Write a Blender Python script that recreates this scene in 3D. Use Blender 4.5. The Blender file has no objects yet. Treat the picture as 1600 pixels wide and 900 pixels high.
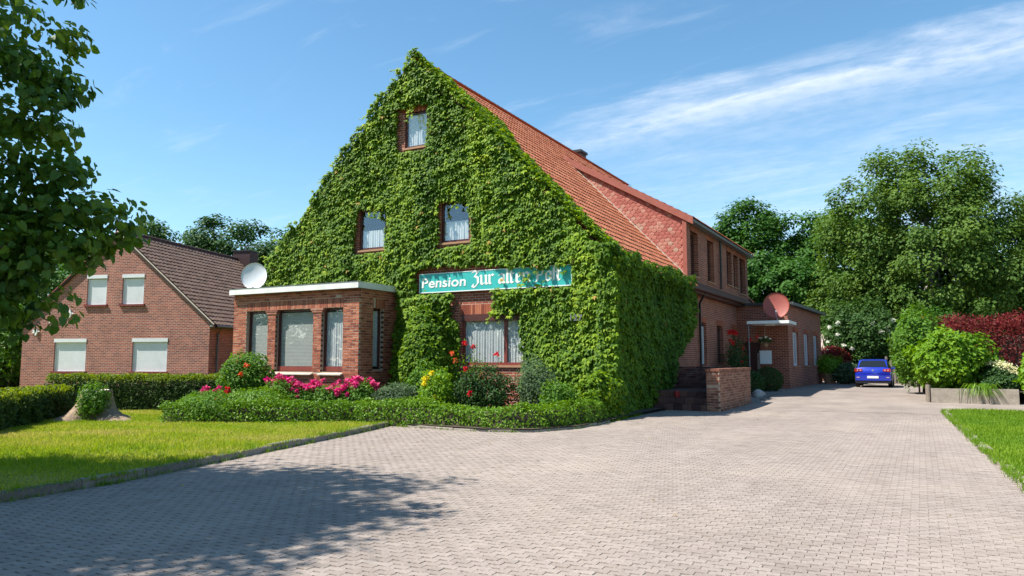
import bpy, bmesh, math, random
import numpy as np
from mathutils import Vector, Matrix

rng = np.random.default_rng(11)
random.seed(11)
scene = bpy.context.scene
COL = scene.collection
R = math.radians
# ------------------------------------------------------------------ camera
cam_d = bpy.data.cameras.new('camera'); cam = bpy.data.objects.new('camera', cam_d); COL.objects.link(cam)
cam.location = (0, 0, 1.6); cam.rotation_euler = (R(90 + 5.59), 0, R(28.8))
cam_d.sensor_width = 36; cam_d.lens = 1155 / 1600 * 36; cam_d.clip_start = .1; cam_d.clip_end = 3000
scene.camera = cam
# ------------------------------------------------------------------ sky
SUN_EL = R(56); SX, SY = -.766, -.643              # horizontal direction towards the sun
world = bpy.data.worlds.new('World'); scene.world = world; world.use_nodes = True
wn, wl = world.node_tree.nodes, world.node_tree.links
wn.clear()
wout = wn.new('ShaderNodeOutputWorld'); wbg = wn.new('ShaderNodeBackground'); wbg.inputs['Strength'].default_value = .088
sky = wn.new('ShaderNodeTexSky'); sky.sky_type = 'NISHITA'; sky.sun_disc = False
sky.sun_elevation = SUN_EL; sky.sun_rotation = math.atan2(SX, SY); sky.air_density = 1.0; sky.dust_density = .25; sky.ozone_density = 2.4
def wnode(t, **k):
    n = wn.new(t)
    for a, b in k.items(): setattr(n, a, b)
    return n
def wmath(op, a, b=None, clamp=False):
    n = wnode('ShaderNodeMath', operation=op, use_clamp=clamp)
    for i, v in enumerate((a, b)):
        if v is None: continue
        if isinstance(v, (int, float)): n.inputs[i].default_value = v
        else: wl.new(v, n.inputs[i])
    return n.outputs[0]
tc = wnode('ShaderNodeTexCoord'); sp = wnode('ShaderNodeSeparateXYZ'); wl.new(tc.outputs['Generated'], sp.inputs[0])
den = wmath('ADD', wmath('MAXIMUM', sp.outputs[2], 0.0), .12)
px_, py_ = wmath('DIVIDE', sp.outputs[0], den), wmath('DIVIDE', sp.outputs[1], den)
s_ = wmath('ADD', wmath('MULTIPLY', px_, .9953), wmath('MULTIPLY', py_, -.0966))
t_ = wmath('ADD', wmath('MULTIPLY', px_, .0966), wmath('MULTIPLY', py_, .9953))
cb = wnode('ShaderNodeCombineXYZ'); wl.new(wmath('MULTIPLY', s_, 1.6), cb.inputs[0]); wl.new(wmath('MULTIPLY', t_, 5.0), cb.inputs[1])
cn = wnode('ShaderNodeTexNoise'); cn.inputs['Scale'].default_value = 1.3; cn.inputs['Detail'].default_value = 9; cn.inputs['Roughness'].default_value = .62; cn.inputs['Distortion'].default_value = .5
wl.new(cb.outputs[0], cn.inputs['Vector'])
cb2 = wnode('ShaderNodeCombineXYZ'); wl.new(wmath('MULTIPLY', s_, 9.0), cb2.inputs[0]); wl.new(wmath('MULTIPLY', t_, 14.0), cb2.inputs[1])
cn2 = wnode('ShaderNodeTexNoise'); cn2.inputs['Scale'].default_value = 1.6; cn2.inputs['Detail'].default_value = 6; cn2.inputs['Roughness'].default_value = .6
wl.new(cb2.outputs[0], cn2.inputs['Vector'])
tw = wmath('ADD', t_, wmath('MULTIPLY', wmath('SUBTRACT', cn.outputs['Fac'], .5), .35))
ramp = wnode('ShaderNodeValToRGB'); wl.new(wmath('DIVIDE', tw, 5.0), ramp.inputs[0])
er = ramp.color_ramp.elements
er[0].position = 1.84 / 5; er[0].color = (0, 0, 0, 1); er[1].position = 2.06 / 5; er[1].color = (.95,) * 3 + (1,)
for p_, v_ in ((2.20, .30), (2.40, .22), (2.62, .40), (2.85, .26), (3.3, .36), (4.4, .2), (5.0, .1)):
    e_ = er.new(p_ / 5); e_.color = (v_, v_, v_, 1)
fade = wnode('ShaderNodeMapRange', interpolation_type='SMOOTHSTEP'); wl.new(s_, fade.inputs[0])
fade.inputs[1].default_value = -1.75; fade.inputs[2].default_value = -.75
tex = wnode('ShaderNodeMapRange', interpolation_type='SMOOTHSTEP'); wl.new(wmath('ADD', wmath('MULTIPLY', cn.outputs['Fac'], .6), wmath('MULTIPLY', cn2.outputs['Fac'], .4)), tex.inputs[0])
tex.inputs[1].default_value = .33; tex.inputs[2].default_value = .66
band = wmath('MULTIPLY', wmath('MULTIPLY', ramp.outputs[0], fade.outputs[0]), wmath('ADD', wmath('MULTIPLY', tex.outputs[0], .75), .25))
thin = wnode('ShaderNodeMapRange', interpolation_type='SMOOTHSTEP'); wl.new(cn.outputs['Fac'], thin.inputs[0])
thin.inputs[1].default_value = .52; thin.inputs[2].default_value = .85; thin.inputs[4].default_value = .30
cloud = wmath('MULTIPLY', wmath('ADD', band, thin.outputs[0]), .66, True)
mixc = wnode('ShaderNodeMix', data_type='RGBA'); wl.new(cloud, mixc.inputs[0]); hs_ = wnode('ShaderNodeHueSaturation'); hs_.inputs['Hue'].default_value = .488; hs_.inputs['Saturation'].default_value = 1.14; hs_.inputs['Value'].default_value = 1.2; wl.new(sky.outputs[0], hs_.inputs['Color']); wl.new(hs_.outputs[0], mixc.inputs[6]); mixc.inputs[7].default_value = (7.0, 7.3, 7.9, 1)
wl.new(mixc.outputs[2], wbg.inputs[0]); wl.new(wbg.outputs[0], wout.inputs[0])
# ------------------------------------------------------------------ sun
sun_d = bpy.data.lights.new('sun', 'SUN'); sun_d.energy = 5.0; sun_d.angle = R(.53); sun_d.color = (1, .955, .88)
sun = bpy.data.objects.new('sun', sun_d); COL.objects.link(sun)
ce = math.cos(SUN_EL); sun_dir = Vector((-SX * ce, -SY * ce, -math.sin(SUN_EL)))
sun.rotation_euler = sun_dir.to_track_quat('-Z', 'Y').to_euler()
# ------------------------------------------------------------------ exposure
vs = scene.view_settings; vs.view_transform = 'Standard'; vs.look = 'None'; vs.exposure = .96; vs.gamma = 1; vs.use_curve_mapping = False
scene.cycles.max_bounces = 8; scene.cycles.transparent_max_bounces = 16; scene.cycles.caustics_reflective = False; scene.cycles.caustics_refractive = False
try: scene.cycles.use_denoising = True
except Exception: pass

# ================================================================== materials
def mat(name):
    m = bpy.data.materials.new(name); m.use_nodes = True
    nt = m.node_tree; nt.nodes.clear()
    o = nt.nodes.new('ShaderNodeOutputMaterial')
    return m, nt.nodes, nt.links, o
def link_col(nt_nodes, l, inp, c1, c2, fac):
    mx = nt_nodes.new('ShaderNodeMix'); mx.data_type = 'RGBA'
    mx.inputs[6].default_value = (*c1, 1); mx.inputs[7].default_value = (*c2, 1); l.new(fac, mx.inputs[0]); l.new(mx.outputs[2], inp)
    return mx
def plain(name, c1, c2=None, rough=.7, scale=8, bump=0, spec=.4, metal=0, detail=5, bscale=None, coat=0):
    m, n, l, o = mat(name); b = n.new('ShaderNodeBsdfPrincipled'); l.new(b.outputs[0], o.inputs[0])
    b.inputs['Roughness'].default_value = rough; b.inputs['Metallic'].default_value = metal; b.inputs['Specular IOR Level'].default_value = spec
    if coat: b.inputs['Coat Weight'].default_value = coat; b.inputs['Coat Roughness'].default_value = .04
    g = n.new('ShaderNodeNewGeometry')
    t = n.new('ShaderNodeTexNoise'); t.inputs['Scale'].default_value = scale; t.inputs['Detail'].default_value = detail; t.inputs['Roughness'].default_value = .65
    l.new(g.outputs['Position'], t.inputs['Vector'])
    c2 = c2 or tuple(v * .8 for v in c1)
    r = n.new('ShaderNodeMapRange'); r.inputs[1].default_value = .32; r.inputs[2].default_value = .68; l.new(t.outputs['Fac'], r.inputs[0])
    link_col(n, l, b.inputs['Base Color'], c1, c2, r.outputs[0])
    if bump:
        t2 = n.new('ShaderNodeTexNoise'); t2.inputs['Scale'].default_value = bscale or scale * 4; t2.inputs['Detail'].default_value = 6; l.new(g.outputs['Position'], t2.inputs['Vector'])
        bp = n.new('ShaderNodeBump'); bp.inputs['Strength'].default_value = bump; bp.inputs['Distance'].default_value = .02; l.new(t2.outputs['Fac'], bp.inputs['Height']); l.new(bp.outputs[0], b.inputs['Normal'])
    return m
def weathering(n, l, g, last):
    """dirt and wear of the drive: broad patches, small dark spots, faint wheel tracks along the drive"""
    def noise(sc, lo, hi, a, b, scale3=None):
        t = n.new('ShaderNodeTexNoise'); t.inputs['Scale'].default_value = sc; t.inputs['Detail'].default_value = 7; t.inputs['Roughness'].default_value = .6
        if scale3:
            v = n.new('ShaderNodeVectorMath'); v.operation = 'MULTIPLY'; v.inputs[1].default_value = scale3; l.new(g.outputs['Position'], v.inputs[0]); l.new(v.outputs[0], t.inputs['Vector'])
        else: l.new(g.outputs['Position'], t.inputs['Vector'])
        m = n.new('ShaderNodeMapRange'); m.inputs[1].default_value = lo; m.inputs[2].default_value = hi; m.inputs[3].default_value = a; m.inputs[4].default_value = b; l.new(t.outputs['Fac'], m.inputs[0]); return m.outputs[0]
    for f in (noise(.22, .35, .65, .92, 1.06), noise(1.7, .60, .74, 1.0, .86), noise(9, .66, .74, 1.0, .74), noise(1.0, .4, .62, 1.02, .94, (1.1, .10, 1))):
        mx = n.new('ShaderNodeMix'); mx.data_type = 'RGBA'; mx.blend_type = 'MULTIPLY'; mx.inputs[0].default_value = 1; l.new(last, mx.inputs[6]); l.new(f, mx.inputs[7]); last = mx.outputs[2]
    return last
def tinted(name, cols, rough=.8, bump=.4, spec=.3, nscale=30, stain=None, weather=None):
    """colour ramp over the per-piece random value 'tint' (or per object), with fine grain"""
    m, n, l, o = mat(name); b = n.new('ShaderNodeBsdfPrincipled'); l.new(b.outputs[0], o.inputs[0])
    b.inputs['Roughness'].default_value = rough; b.inputs['Specular IOR Level'].default_value = spec
    a = n.new('ShaderNodeAttribute'); a.attribute_name = 'tint'
    rp = n.new('ShaderNodeValToRGB'); e = rp.color_ramp.elements
    e[0].position = 0; e[0].color = (*cols[0], 1); e[1].position = 1; e[1].color = (*cols[-1], 1)
    for i, c in enumerate(cols[1:-1]): q = e.new((i + 1) / (len(cols) - 1)); q.color = (*c, 1)
    l.new(a.outputs['Fac'], rp.inputs[0])
    g = n.new('ShaderNodeNewGeometry'); t = n.new('ShaderNodeTexNoise'); t.inputs['Scale'].default_value = nscale; t.inputs['Detail'].default_value = 6; l.new(g.outputs['Position'], t.inputs['Vector'])
    mx = n.new('ShaderNodeMix'); mx.data_type = 'RGBA'; mx.blend_type = 'MULTIPLY'; mx.inputs[0].default_value = 1
    mr = n.new('ShaderNodeMapRange'); mr.inputs[1].default_value = .25; mr.inputs[2].default_value = .75; mr.inputs[3].default_value = .72; mr.inputs[4].default_value = 1.22; l.new(t.outputs['Fac'], mr.inputs[0])
    l.new(rp.outputs[0], mx.inputs[6]); l.new(mr.outputs[0], mx.inputs[7])
    last = mx.outputs[2]
    if stain:
        t3 = n.new('ShaderNodeTexNoise'); t3.inputs['Scale'].default_value = stain[0]; t3.inputs['Detail'].default_value = 6; t3.inputs['Roughness'].default_value = .6; l.new(g.outputs['Position'], t3.inputs['Vector'])
        r3 = n.new('ShaderNodeMapRange'); r3.inputs[1].default_value = stain[1]; r3.inputs[2].default_value = stain[2]; r3.inputs[4].default_value = stain[4]; l.new(t3.outputs['Fac'], r3.inputs[0])
        m3 = n.new('ShaderNodeMix'); m3.data_type = 'RGBA'; l.new(r3.outputs[0], m3.inputs[0]); l.new(last, m3.inputs[6]); m3.inputs[7].default_value = (*stain[3], 1); last = m3.outputs[2]
    if weather: last = weathering(n, l, g, last)
    l.new(last, b.inputs['Base Color'])
    if bump:
        bp = n.new('ShaderNodeBump'); bp.inputs['Strength'].default_value = bump; bp.inputs['Distance'].default_value = .008; l.new(t.outputs['Fac'], bp.inputs['Height']); l.new(bp.outputs[0], b.inputs['Normal'])
    return m
def leafmat(name, cols, trans=.35, rough=.55, spec=.2, tcol=None):
    m, n, l, o = mat(name); b = n.new('ShaderNodeBsdfPrincipled'); b.inputs['Roughness'].default_value = rough; b.inputs['Specular IOR Level'].default_value = spec
    a = n.new('ShaderNodeAttribute'); a.attribute_name = 'tint'
    rp = n.new('ShaderNodeValToRGB'); e = rp.color_ramp.elements
    e[0].color = (*cols[0], 1); e[1].color = (*cols[-1], 1)
    for i, c in enumerate(cols[1:-1]): q = e.new((i + 1) / (len(cols) - 1)); q.color = (*c, 1)
    l.new(a.outputs['Fac'], rp.inputs[0]); l.new(rp.outputs[0], b.inputs['Base Color'])
    tr = n.new('ShaderNodeBsdfTranslucent')
    hs = n.new('ShaderNodeHueSaturation'); hs.inputs['Hue'].default_value = .485; hs.inputs['Saturation'].default_value = 1.1; hs.inputs['Value'].default_value = 1.7; l.new(rp.outputs[0], hs.inputs['Color']); l.new(hs.outputs[0], tr.inputs[0])
    ms = n.new('ShaderNodeMixShader'); ms.inputs[0].default_value = trans; l.new(b.outputs[0], ms.inputs[1]); l.new(tr.outputs[0], ms.inputs[2]); l.new(ms.outputs[0], o.inputs[0])
    return m
def brickmat(name, c1, c2, mortar, bw=.25, rh=.0833, ms=.006, bump=.6, patch=None):
    """brick bond in metres on the wall's own UV"""
    m, n, l, o = mat(name); b = n.new('ShaderNodeBsdfPrincipled'); l.new(b.outputs[0], o.inputs[0]); b.inputs['Roughness'].default_value = .82; b.inputs['Specular IOR Level'].default_value = .25
    uv = n.new('ShaderNodeUVMap'); uv.uv_map = 'UVMap'
    wob = n.new('ShaderNodeTexNoise'); wob.inputs['Scale'].default_value = 9; wob.inputs['Detail'].default_value = 2; l.new(uv.outputs[0], wob.inputs['Vector'])
    va = n.new('ShaderNodeVectorMath'); va.operation = 'MULTIPLY_ADD'; va.inputs[1].default_value = (.006, .006, 0); l.new(wob.outputs['Color'], va.inputs[0]); l.new(uv.outputs[0], va.inputs[2])
    t = n.new('ShaderNodeTexBrick'); l.new(va.outputs[0], t.inputs['Vector']); t.inputs['Scale'].default_value = 1
    t.inputs['Brick Width'].default_value = bw; t.inputs['Row Height'].default_value = rh; t.inputs['Mortar Size'].default_value = ms; t.inputs['Mortar Smooth'].default_value = .25; t.inputs['Bias'].default_value = -.1
    t.inputs['Color1'].default_value = (*c1, 1); t.inputs['Color2'].default_value = (*c2, 1); t.inputs['Mortar'].default_value = (*mortar, 1); t.offset = .5; t.squash = 1
    ns = n.new('ShaderNodeTexNoise'); ns.inputs['Scale'].default_value = 1.1; ns.inputs['Detail'].default_value = 8; ns.inputs['Roughness'].default_value = .7; l.new(uv.outputs[0], ns.inputs['Vector'])
    mr = n.new('ShaderNodeMapRange'); mr.inputs[1].default_value = .25; mr.inputs[2].default_value = .75; mr.inputs[3].default_value = .72; mr.inputs[4].default_value = 1.25; l.new(ns.outputs['Fac'], mr.inputs[0])
    mx = n.new('ShaderNodeMix'); mx.data_type = 'RGBA'; mx.blend_type = 'MULTIPLY'; mx.inputs[0].default_value = 1; l.new(t.outputs['Color'], mx.inputs[6]); l.new(mr.outputs[0], mx.inputs[7])
    l.new(mx.outputs[2], b.inputs['Base Color'])
    bp = n.new('ShaderNodeBump'); bp.invert = True; bp.inputs['Strength'].default_value = bump; bp.inputs['Distance'].default_value = .012; l.new(t.outputs['Fac'], bp.inputs['Height']); l.new(bp.outputs[0], b.inputs['Normal'])
    return m

M = {}
M['brick_wall'] = brickmat('house_brick', (.32, .085, .046), (.18, .044, .027), (.42, .31, .24), ms=.0095)
M['brick_soldier'] = brickmat('soldier_brick', (.33, .12, .075), (.25, .08, .052), (.40, .31, .24), bw=.31, rh=.083, ms=.008)
M['brick_neighbour'] = brickmat('neighbour_brick', (.33, .098, .062), (.155, .048, .036), (.44, .33, .27), ms=.0095)
M['brick_neighbour_side'] = M['brick_neighbour']
M['brick_piece'] = tinted('brick_piece', [(.19, .044, .025), (.35, .098, .050), (.44, .15, .078)], nscale=35, bump=.5)
M['clinker'] = tinted('dark_clinker', [(.05, .022, .022), (.10, .045, .04), (.15, .07, .055)], nscale=25, rough=.6)
M['porch_brick'] = tinted('porch_brick', [(.17, .06, .038), (.30, .12, .075), (.37, .17, .11)], nscale=25, stain=(3, .56, .75, (.45, .36, .30), .55))
M['mortar'] = plain('mortar', (.50, .38, .29), (.40, .29, .21), .95, 12, .3)
M['pantile'] = tinted('pantile', [(.40, .120, .058), (.49, .160, .080), (.56, .208, .112)], rough=.75, nscale=14, bump=.25, stain=(2.2, .58, .8, (.20, .10, .07), .5))
M['shingle'] = tinted('scale_shingle', [(.31, .085, .062), (.39, .120, .088), (.43, .18, .13), (.40, .26, .19)], rough=.75, nscale=20, bump=.3)
M['brown_tile'] = tinted('brown_tile', [(.13, .086, .060), (.155, .104, .074), (.18, .122, .088)], rough=.55, nscale=10, bump=.2)
M['roof_under'] = plain('roof_deck', (.16, .07, .045), None, .9, 5)
M['brown_under'] = plain('brown_deck', (.06, .04, .035), None, .9, 5)
M['fascia_red'] = plain('fascia_red', (.34, .10, .065), (.26, .075, .05), .6, 4)
M['white'] = plain('white_paint', (.80, .80, .78), (.72, .72, .69), .5, 3)
M['white_worn'] = plain('white_worn', (.78, .77, .73), (.58, .57, .53), .55, 2.6, detail=9)
M['cream'] = plain('cream_mortar', (.62, .55, .44), (.48, .42, .34), .8, 5)
M['shutter'] = plain('shutter_white', (.68, .69, .69), (.60, .61, .61), .45, 2)
M['frame_brown'] = plain('frame_brown', (.085, .026, .020), (.06, .018, .014), .45, 6)
M['frame_red'] = plain('frame_red', (.21, .045, .032), (.16, .034, .025), .45, 6)
M['frame_grey'] = plain('frame_white', (.62, .64, .66), (.55, .57, .6), .45, 4)
M['curtain'] = plain('curtain', (.78, .78, .76), (.68, .69, .68), .9, 20)
M['blind'] = plain('blind', (.70, .68, .62), (.62, .61, .56), .8, 3)
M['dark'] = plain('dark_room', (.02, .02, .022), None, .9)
M['zinc'] = plain('zinc', (.20, .20, .20), (.14, .14, .145), .5, 6, metal=.3)
M['black'] = plain('black_pipe', (.025, .025, .027), None, .5)
M['tar'] = plain('tar_roof', (.06, .058, .055), None, .9, 6, .3)
M['soil'] = plain('soil', (.075, .052, .035), (.045, .032, .022), .95, 6, .8, bscale=30)
M['joint'] = plain('joint_sand', (.235, .19, .15), (.17, .135, .105), .95, 10, .5)
M['paver'] = tinted('paver', [(.252, .208, .178), (.284, .236, .204), (.314, .264, .230)], rough=.85, spec=.2, nscale=60, bump=.6, stain=(.35, .46, .72, (.37, .305, .245), .5), weather=True)
M['kerb'] = tinted('kerb', [(.13, .11, .095), (.20, .175, .15), (.26, .23, .2)], rough=.9, nscale=22, bump=.6)
M['kerb_pale'] = tinted('kerb_pale', [(.24, .20, .17), (.29, .245, .21), (.34, .29, .25)], rough=.9, nscale=22, bump=.6)
M['concrete'] = plain('concrete', (.36, .31, .25), (.25, .215, .175), .9, 5, .4)
M['bark'] = plain('bark', (.12, .09, .065), (.06, .045, .033), .95, 14, 1.0, bscale=22)
M['bark_pale'] = plain('birch_bark', (.55, .52, .47), (.12, .10, .09), .85, 9, .4)
M['stump_wood'] = plain('stump_wood', (.33, .24, .16), (.17, .12, .08), .95, 12, 1.0, bscale=20)
M['sign'] = plain('sign_teal', (.035, .37, .34), (.045, .42, .39), .4, 3)
M['letter'] = plain('sign_letter', (.80, .80, .74), (.72, .72, .66), .5, 10)
M['dish_white'] = plain('dish_white', (.74, .75, .76), (.70, .71, .72), .45, 3)
M['dish_red'] = plain('dish_red', (.30, .075, .055), (.26, .065, .05), .55, 3)
M['metal'] = plain('metal', (.5, .5, .5), None, .4, 5, metal=.7)
M['car_blue'] = plain('car_blue', (.010, .028, .36), (.009, .026, .34), .28, 2, coat=1)
M['car_black'] = plain('car_black', (.012, .012, .014), None, .5)
M['tyre'] = plain('tyre', (.018, .018, .018), None, .85)
M['tail_red'] = plain('tail_red', (.42, .012, .012), None, .15, 2, coat=1)
M['tail_clear'] = plain('tail_clear', (.62, .40, .38), None, .15, 2, coat=1)
M['plate'] = plain('plate', (.78, .78, .76), (.70, .70, .69), .4)
M['terracotta'] = plain('terracotta', (.38, .21, .12), (.30, .16, .09), .85, 8)
M['shed_roof'] = plain('shed_roof', (.42, .33, .29), (.34, .27, .24), .8, 4)
M['shed_wood'] = plain('shed_wood', (.14, .075, .05), (.1, .055, .035), .9, 8)
M['wood_grey'] = plain('wood_grey', (.24, .20, .16), (.16, .13, .10), .9, 9, .4)
M['stone'] = plain('stone', (.42, .40, .37), (.28, .27, .25), .9, 6, .6)
M['ground_far'] = plain('field_green', (.07, .11, .03), (.05, .085, .025), .95, .6)
M['lawn_soil'] = plain('lawn_base', (.16, .19, .03), (.21, .215, .055), .95, 2.2, .6, bscale=60)
M['lawn_soil_r'] = plain('lawn_base_r', (.11, .17, .022), (.13, .18, .028), .95, 2.2, .6, bscale=60)
M['notice'] = plain('notice', (.72, .76, .78), (.66, .7, .72), .4)
M['red_pot'] = plain('red_pot', (.35, .02, .025), None, .4)

M['ivy'] = leafmat('ivy_leaf', [(.040, .098, .008), (.100, .190, .010), (.190, .295, .013), (.330, .410, .024), (.36, .24, .05)], .30, .6, .18)
M['ivy_side'] = M['ivy']
M['linden'] = leafmat('linden_leaf', [(.026, .072, .012), (.046, .112, .016), (.085, .165, .020), (.16, .24, .03)], .42, .45, .3)
M['maple'] = leafmat('maple_leaf', [(.026, .085, .012), (.045, .125, .018), (.072, .165, .022)], .28)
M['birch'] = leafmat('birch_leaf', [(.055, .115, .018), (.085, .155, .024), (.125, .20, .03)], .32)
M['fartree'] = leafmat('far_leaf', [(.024, .070, .018), (.040, .098, .022), (.06, .125, .026)], .28)
M['shrub'] = leafmat('shrub_leaf', [(.055, .135, .014), (.088, .195, .018), (.130, .250, .024)], .32)
M['shrub_dark'] = leafmat('shrub_dark_leaf', [(.022, .060, .014), (.034, .085, .018), (.055, .115, .022)], .25)
M['shrub_bright'] = leafmat('shrub_bright_leaf', [(.090, .20, .014), (.14, .27, .018), (.20, .32, .024)], .35)
M['yellowgreen'] = leafmat('yellow_leaf', [(.20, .26, .018), (.30, .36, .02), (.42, .46, .03)], .35)
M['box'] = leafmat('box_leaf', [(.060, .145, .010), (.110, .220, .014), (.165, .290, .020)], .28, .4)
M['thuja'] = leafmat('thuja_leaf', [(.024, .055, .012), (.038, .075, .014), (.060, .10, .018)], .2, .6, .2)
M['thuja_tip'] = leafmat('thuja_tip', [(.12, .18, .018), (.17, .23, .02), (.23, .28, .022)], .3, .6, .2)
M['silver'] = leafmat('silver_leaf', [(.055, .10, .045), (.085, .14, .06), (.12, .18, .08)], .25)
M['barberry'] = leafmat('barberry_leaf', [(.11, .016, .016), (.20, .030, .026), (.32, .06, .042)], .28, .5)
M['elder'] = leafmat('elder_leaf', [(.03, .075, .016), (.05, .11, .022), (.075, .145, .028)], .28)
M['grass'] = leafmat('grass_blade', [(.13, .24, .016), (.21, .30, .022), (.32, .35, .05), (.44, .39, .12)], .35, .6, .2)
M['grass_r'] = leafmat('grass_blade_r', [(.095, .20, .012), (.15, .26, .016), (.22, .31, .022)], .35, .6, .2)
M['pink'] = leafmat('peony_petal', [(.46, .018, .10), (.60, .045, .17), (.68, .14, .26)], .3, .6)
M['redflower'] = leafmat('rose_petal', [(.48, .012, .010), (.62, .025, .014)], .25, .6)
M['orange'] = leafmat('orange_petal', [(.60, .10, .03), (.65, .16, .05)], .25, .6)
M['yellow'] = leafmat('yellow_petal', [(.70, .58, .03), (.78, .68, .05)], .25, .6)
M['litter'] = leafmat('dry_leaf', [(.16, .10, .05), (.30, .20, .07), (.42, .34, .08)], .2)
M['creamfl'] = leafmat('cream_flower', [(.62, .60, .32), (.74, .72, .46)], .25, .7)
M['whitefl'] = leafmat('white_flower', [(.60, .60, .50), (.72, .72, .62)], .25, .7)

def glassmat():
    m, n, l, o = mat('window_glass')
    lw = n.new('ShaderNodeLayerWeight'); lw.inputs[0].default_value = .5
    p5 = n.new('ShaderNodeMath'); p5.operation = 'POWER'; p5.inputs[1].default_value = 4.0; l.new(lw.outputs['Facing'], p5.inputs[0])
    a = n.new('ShaderNodeMath'); a.operation = 'MULTIPLY_ADD'; a.inputs[1].default_value = .85; a.inputs[2].default_value = .085; l.new(p5.outputs[0], a.inputs[0])
    gl = n.new('ShaderNodeBsdfGlossy'); gl.inputs['Roughness'].default_value = .015; gl.inputs['Color'].default_value = (.95, .97, 1, 1)
    tr = n.new('ShaderNodeBsdfTransparent'); tr.inputs[0].default_value = (.95, .965, .965, 1)
    ms = n.new('ShaderNodeMixShader'); l.new(a.outputs[0], ms.inputs[0]); l.new(tr.outputs[0], ms.inputs[1]); l.new(gl.outputs[0], ms.inputs[2]); l.new(ms.outputs[0], o.inputs[0])
    return m
M['glass'] = glassmat()
def car_glass():
    m, n, l, o = mat('car_glass'); b = n.new('ShaderNodeBsdfPrincipled'); l.new(b.outputs[0], o.inputs[0])
    b.inputs['Base Color'].default_value = (.01, .012, .014, 1); b.inputs['Roughness'].default_value = .05; b.inputs['Specular IOR Level'].default_value = .7
    return m
M['car_glass'] = car_glass()
def far_paving():
    m, n, l, o = mat('paving_far'); b = n.new('ShaderNodeBsdfPrincipled'); l.new(b.outputs[0], o.inputs[0]); b.inputs['Roughness'].default_value = .9; b.inputs['Specular IOR Level'].default_value = .2
    g = n.new('ShaderNodeNewGeometry'); t = n.new('ShaderNodeTexBrick'); l.new(g.outputs['Position'], t.inputs['Vector']); t.inputs['Scale'].default_value = 1
    t.inputs['Brick Width'].default_value = .165; t.inputs['Row Height'].default_value = .092; t.inputs['Mortar Size'].default_value = .005; t.inputs['Color1'].default_value = (.257, .213, .183, 1); t.inputs['Color2'].default_value = (.290, .243, .211, 1); t.inputs['Mortar'].default_value = (.20, .165, .135, 1)
    ns = n.new('ShaderNodeTexNoise'); ns.inputs['Scale'].default_value = .7; ns.inputs['Detail'].default_value = 8; l.new(g.outputs['Position'], ns.inputs['Vector'])
    mr = n.new('ShaderNodeMapRange'); mr.inputs[1].default_value = .3; mr.inputs[2].default_value = .7; mr.inputs[3].default_value = .82; mr.inputs[4].default_value = 1.12; l.new(ns.outputs['Fac'], mr.inputs[0])
    mx = n.new('ShaderNodeMix'); mx.data_type = 'RGBA'; mx.blend_type = 'MULTIPLY'; mx.inputs[0].default_value = 1; l.new(t.outputs['Color'], mx.inputs[6]); l.new(mr.outputs[0], mx.inputs[7]); l.new(weathering(n, l, g, mx.outputs[2]), b.inputs['Base Color'])
    bp = n.new('ShaderNodeBump'); bp.invert = True; bp.inputs['Strength'].default_value = .5; bp.inputs['Distance'].default_value = .01; l.new(t.outputs['Fac'], bp.inputs['Height']); l.new(bp.outputs[0], b.inputs['Normal'])
    return m
M['paving_far'] = far_paving()

# ================================================================== helpers
def wm(o):
    if o is None: return Matrix()
    return wm(o.parent) @ o.matrix_parent_inverse @ o.matrix_basis if o.parent else o.matrix_basis.copy()
def par(o, p):
    if p is not None:
        o.parent = p; o.matrix_parent_inverse = wm(p).inverted()
def tag(o, label=None, cat=None, group=None, kind=None):
    if label: o['label'] = label
    if cat: o['category'] = cat
    if group: o['group'] = group
    if kind: o['kind'] = kind
    return o
def thing(name, label, cat, loc=(0, 0, 0), group=None):
    o = bpy.data.objects.new(name, None); COL.objects.link(o); o.location = loc; o.empty_display_size = .3
    o.matrix_basis = Matrix.Translation(loc)
    return tag(o, label, cat, group)
def mesh(name, V, Fs, tint=None, uv=None, smooth=False):
    V = np.asarray(V, dtype=np.float32).reshape(-1, 3)
    if not isinstance(Fs, list): Fs = [Fs]
    Fs = [np.asarray(f, dtype=np.int32) for f in Fs if len(f)]
    me = bpy.data.meshes.new(name)
    me.vertices.add(len(V)); me.vertices.foreach_set('co', V.ravel())
    loops = np.concatenate([f.ravel() for f in Fs]); sizes = np.concatenate([np.full(len(f), f.shape[1], dtype=np.int32) for f in Fs])
    starts = np.concatenate([[0], np.cumsum(sizes)[:-1]]).astype(np.int32)
    me.loops.add(len(loops)); me.loops.foreach_set('vertex_index', loops)
    me.polygons.add(len(sizes)); me.polygons.foreach_set('loop_start', starts)
    me.polygons.foreach_set('use_smooth', np.full(len(sizes), bool(smooth)))
    me.update(calc_edges=True)
    if tint is not None:
        a = me.attributes.new('tint', 'FLOAT', 'POINT'); a.data.foreach_set('value', np.asarray(tint, dtype=np.float32))
    if uv is not None:
        u = me.uv_layers.new(name='UVMap'); u.data.foreach_set('uv', np.asarray(uv, dtype=np.float32)[loops].ravel())
    me.validate(verbose=False)
    return me
def link(name, me, m, parent=None):
    o = bpy.data.objects.new(name, me); COL.objects.link(o)
    if m is not None and not me.materials: me.materials.append(M[m] if isinstance(m, str) else m)
    par(o, parent)
    return o
def mk(name, V, Fs, m, parent=None, tint=None, uv=None, smooth=False):
    return link(name, mesh(name, V, Fs, tint, uv, smooth), m, parent)
BOXF = np.array([[0, 3, 2, 1], [4, 5, 6, 7], [0, 1, 5, 4], [1, 2, 6, 5], [2, 3, 7, 6], [3, 0, 4, 7]])
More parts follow.
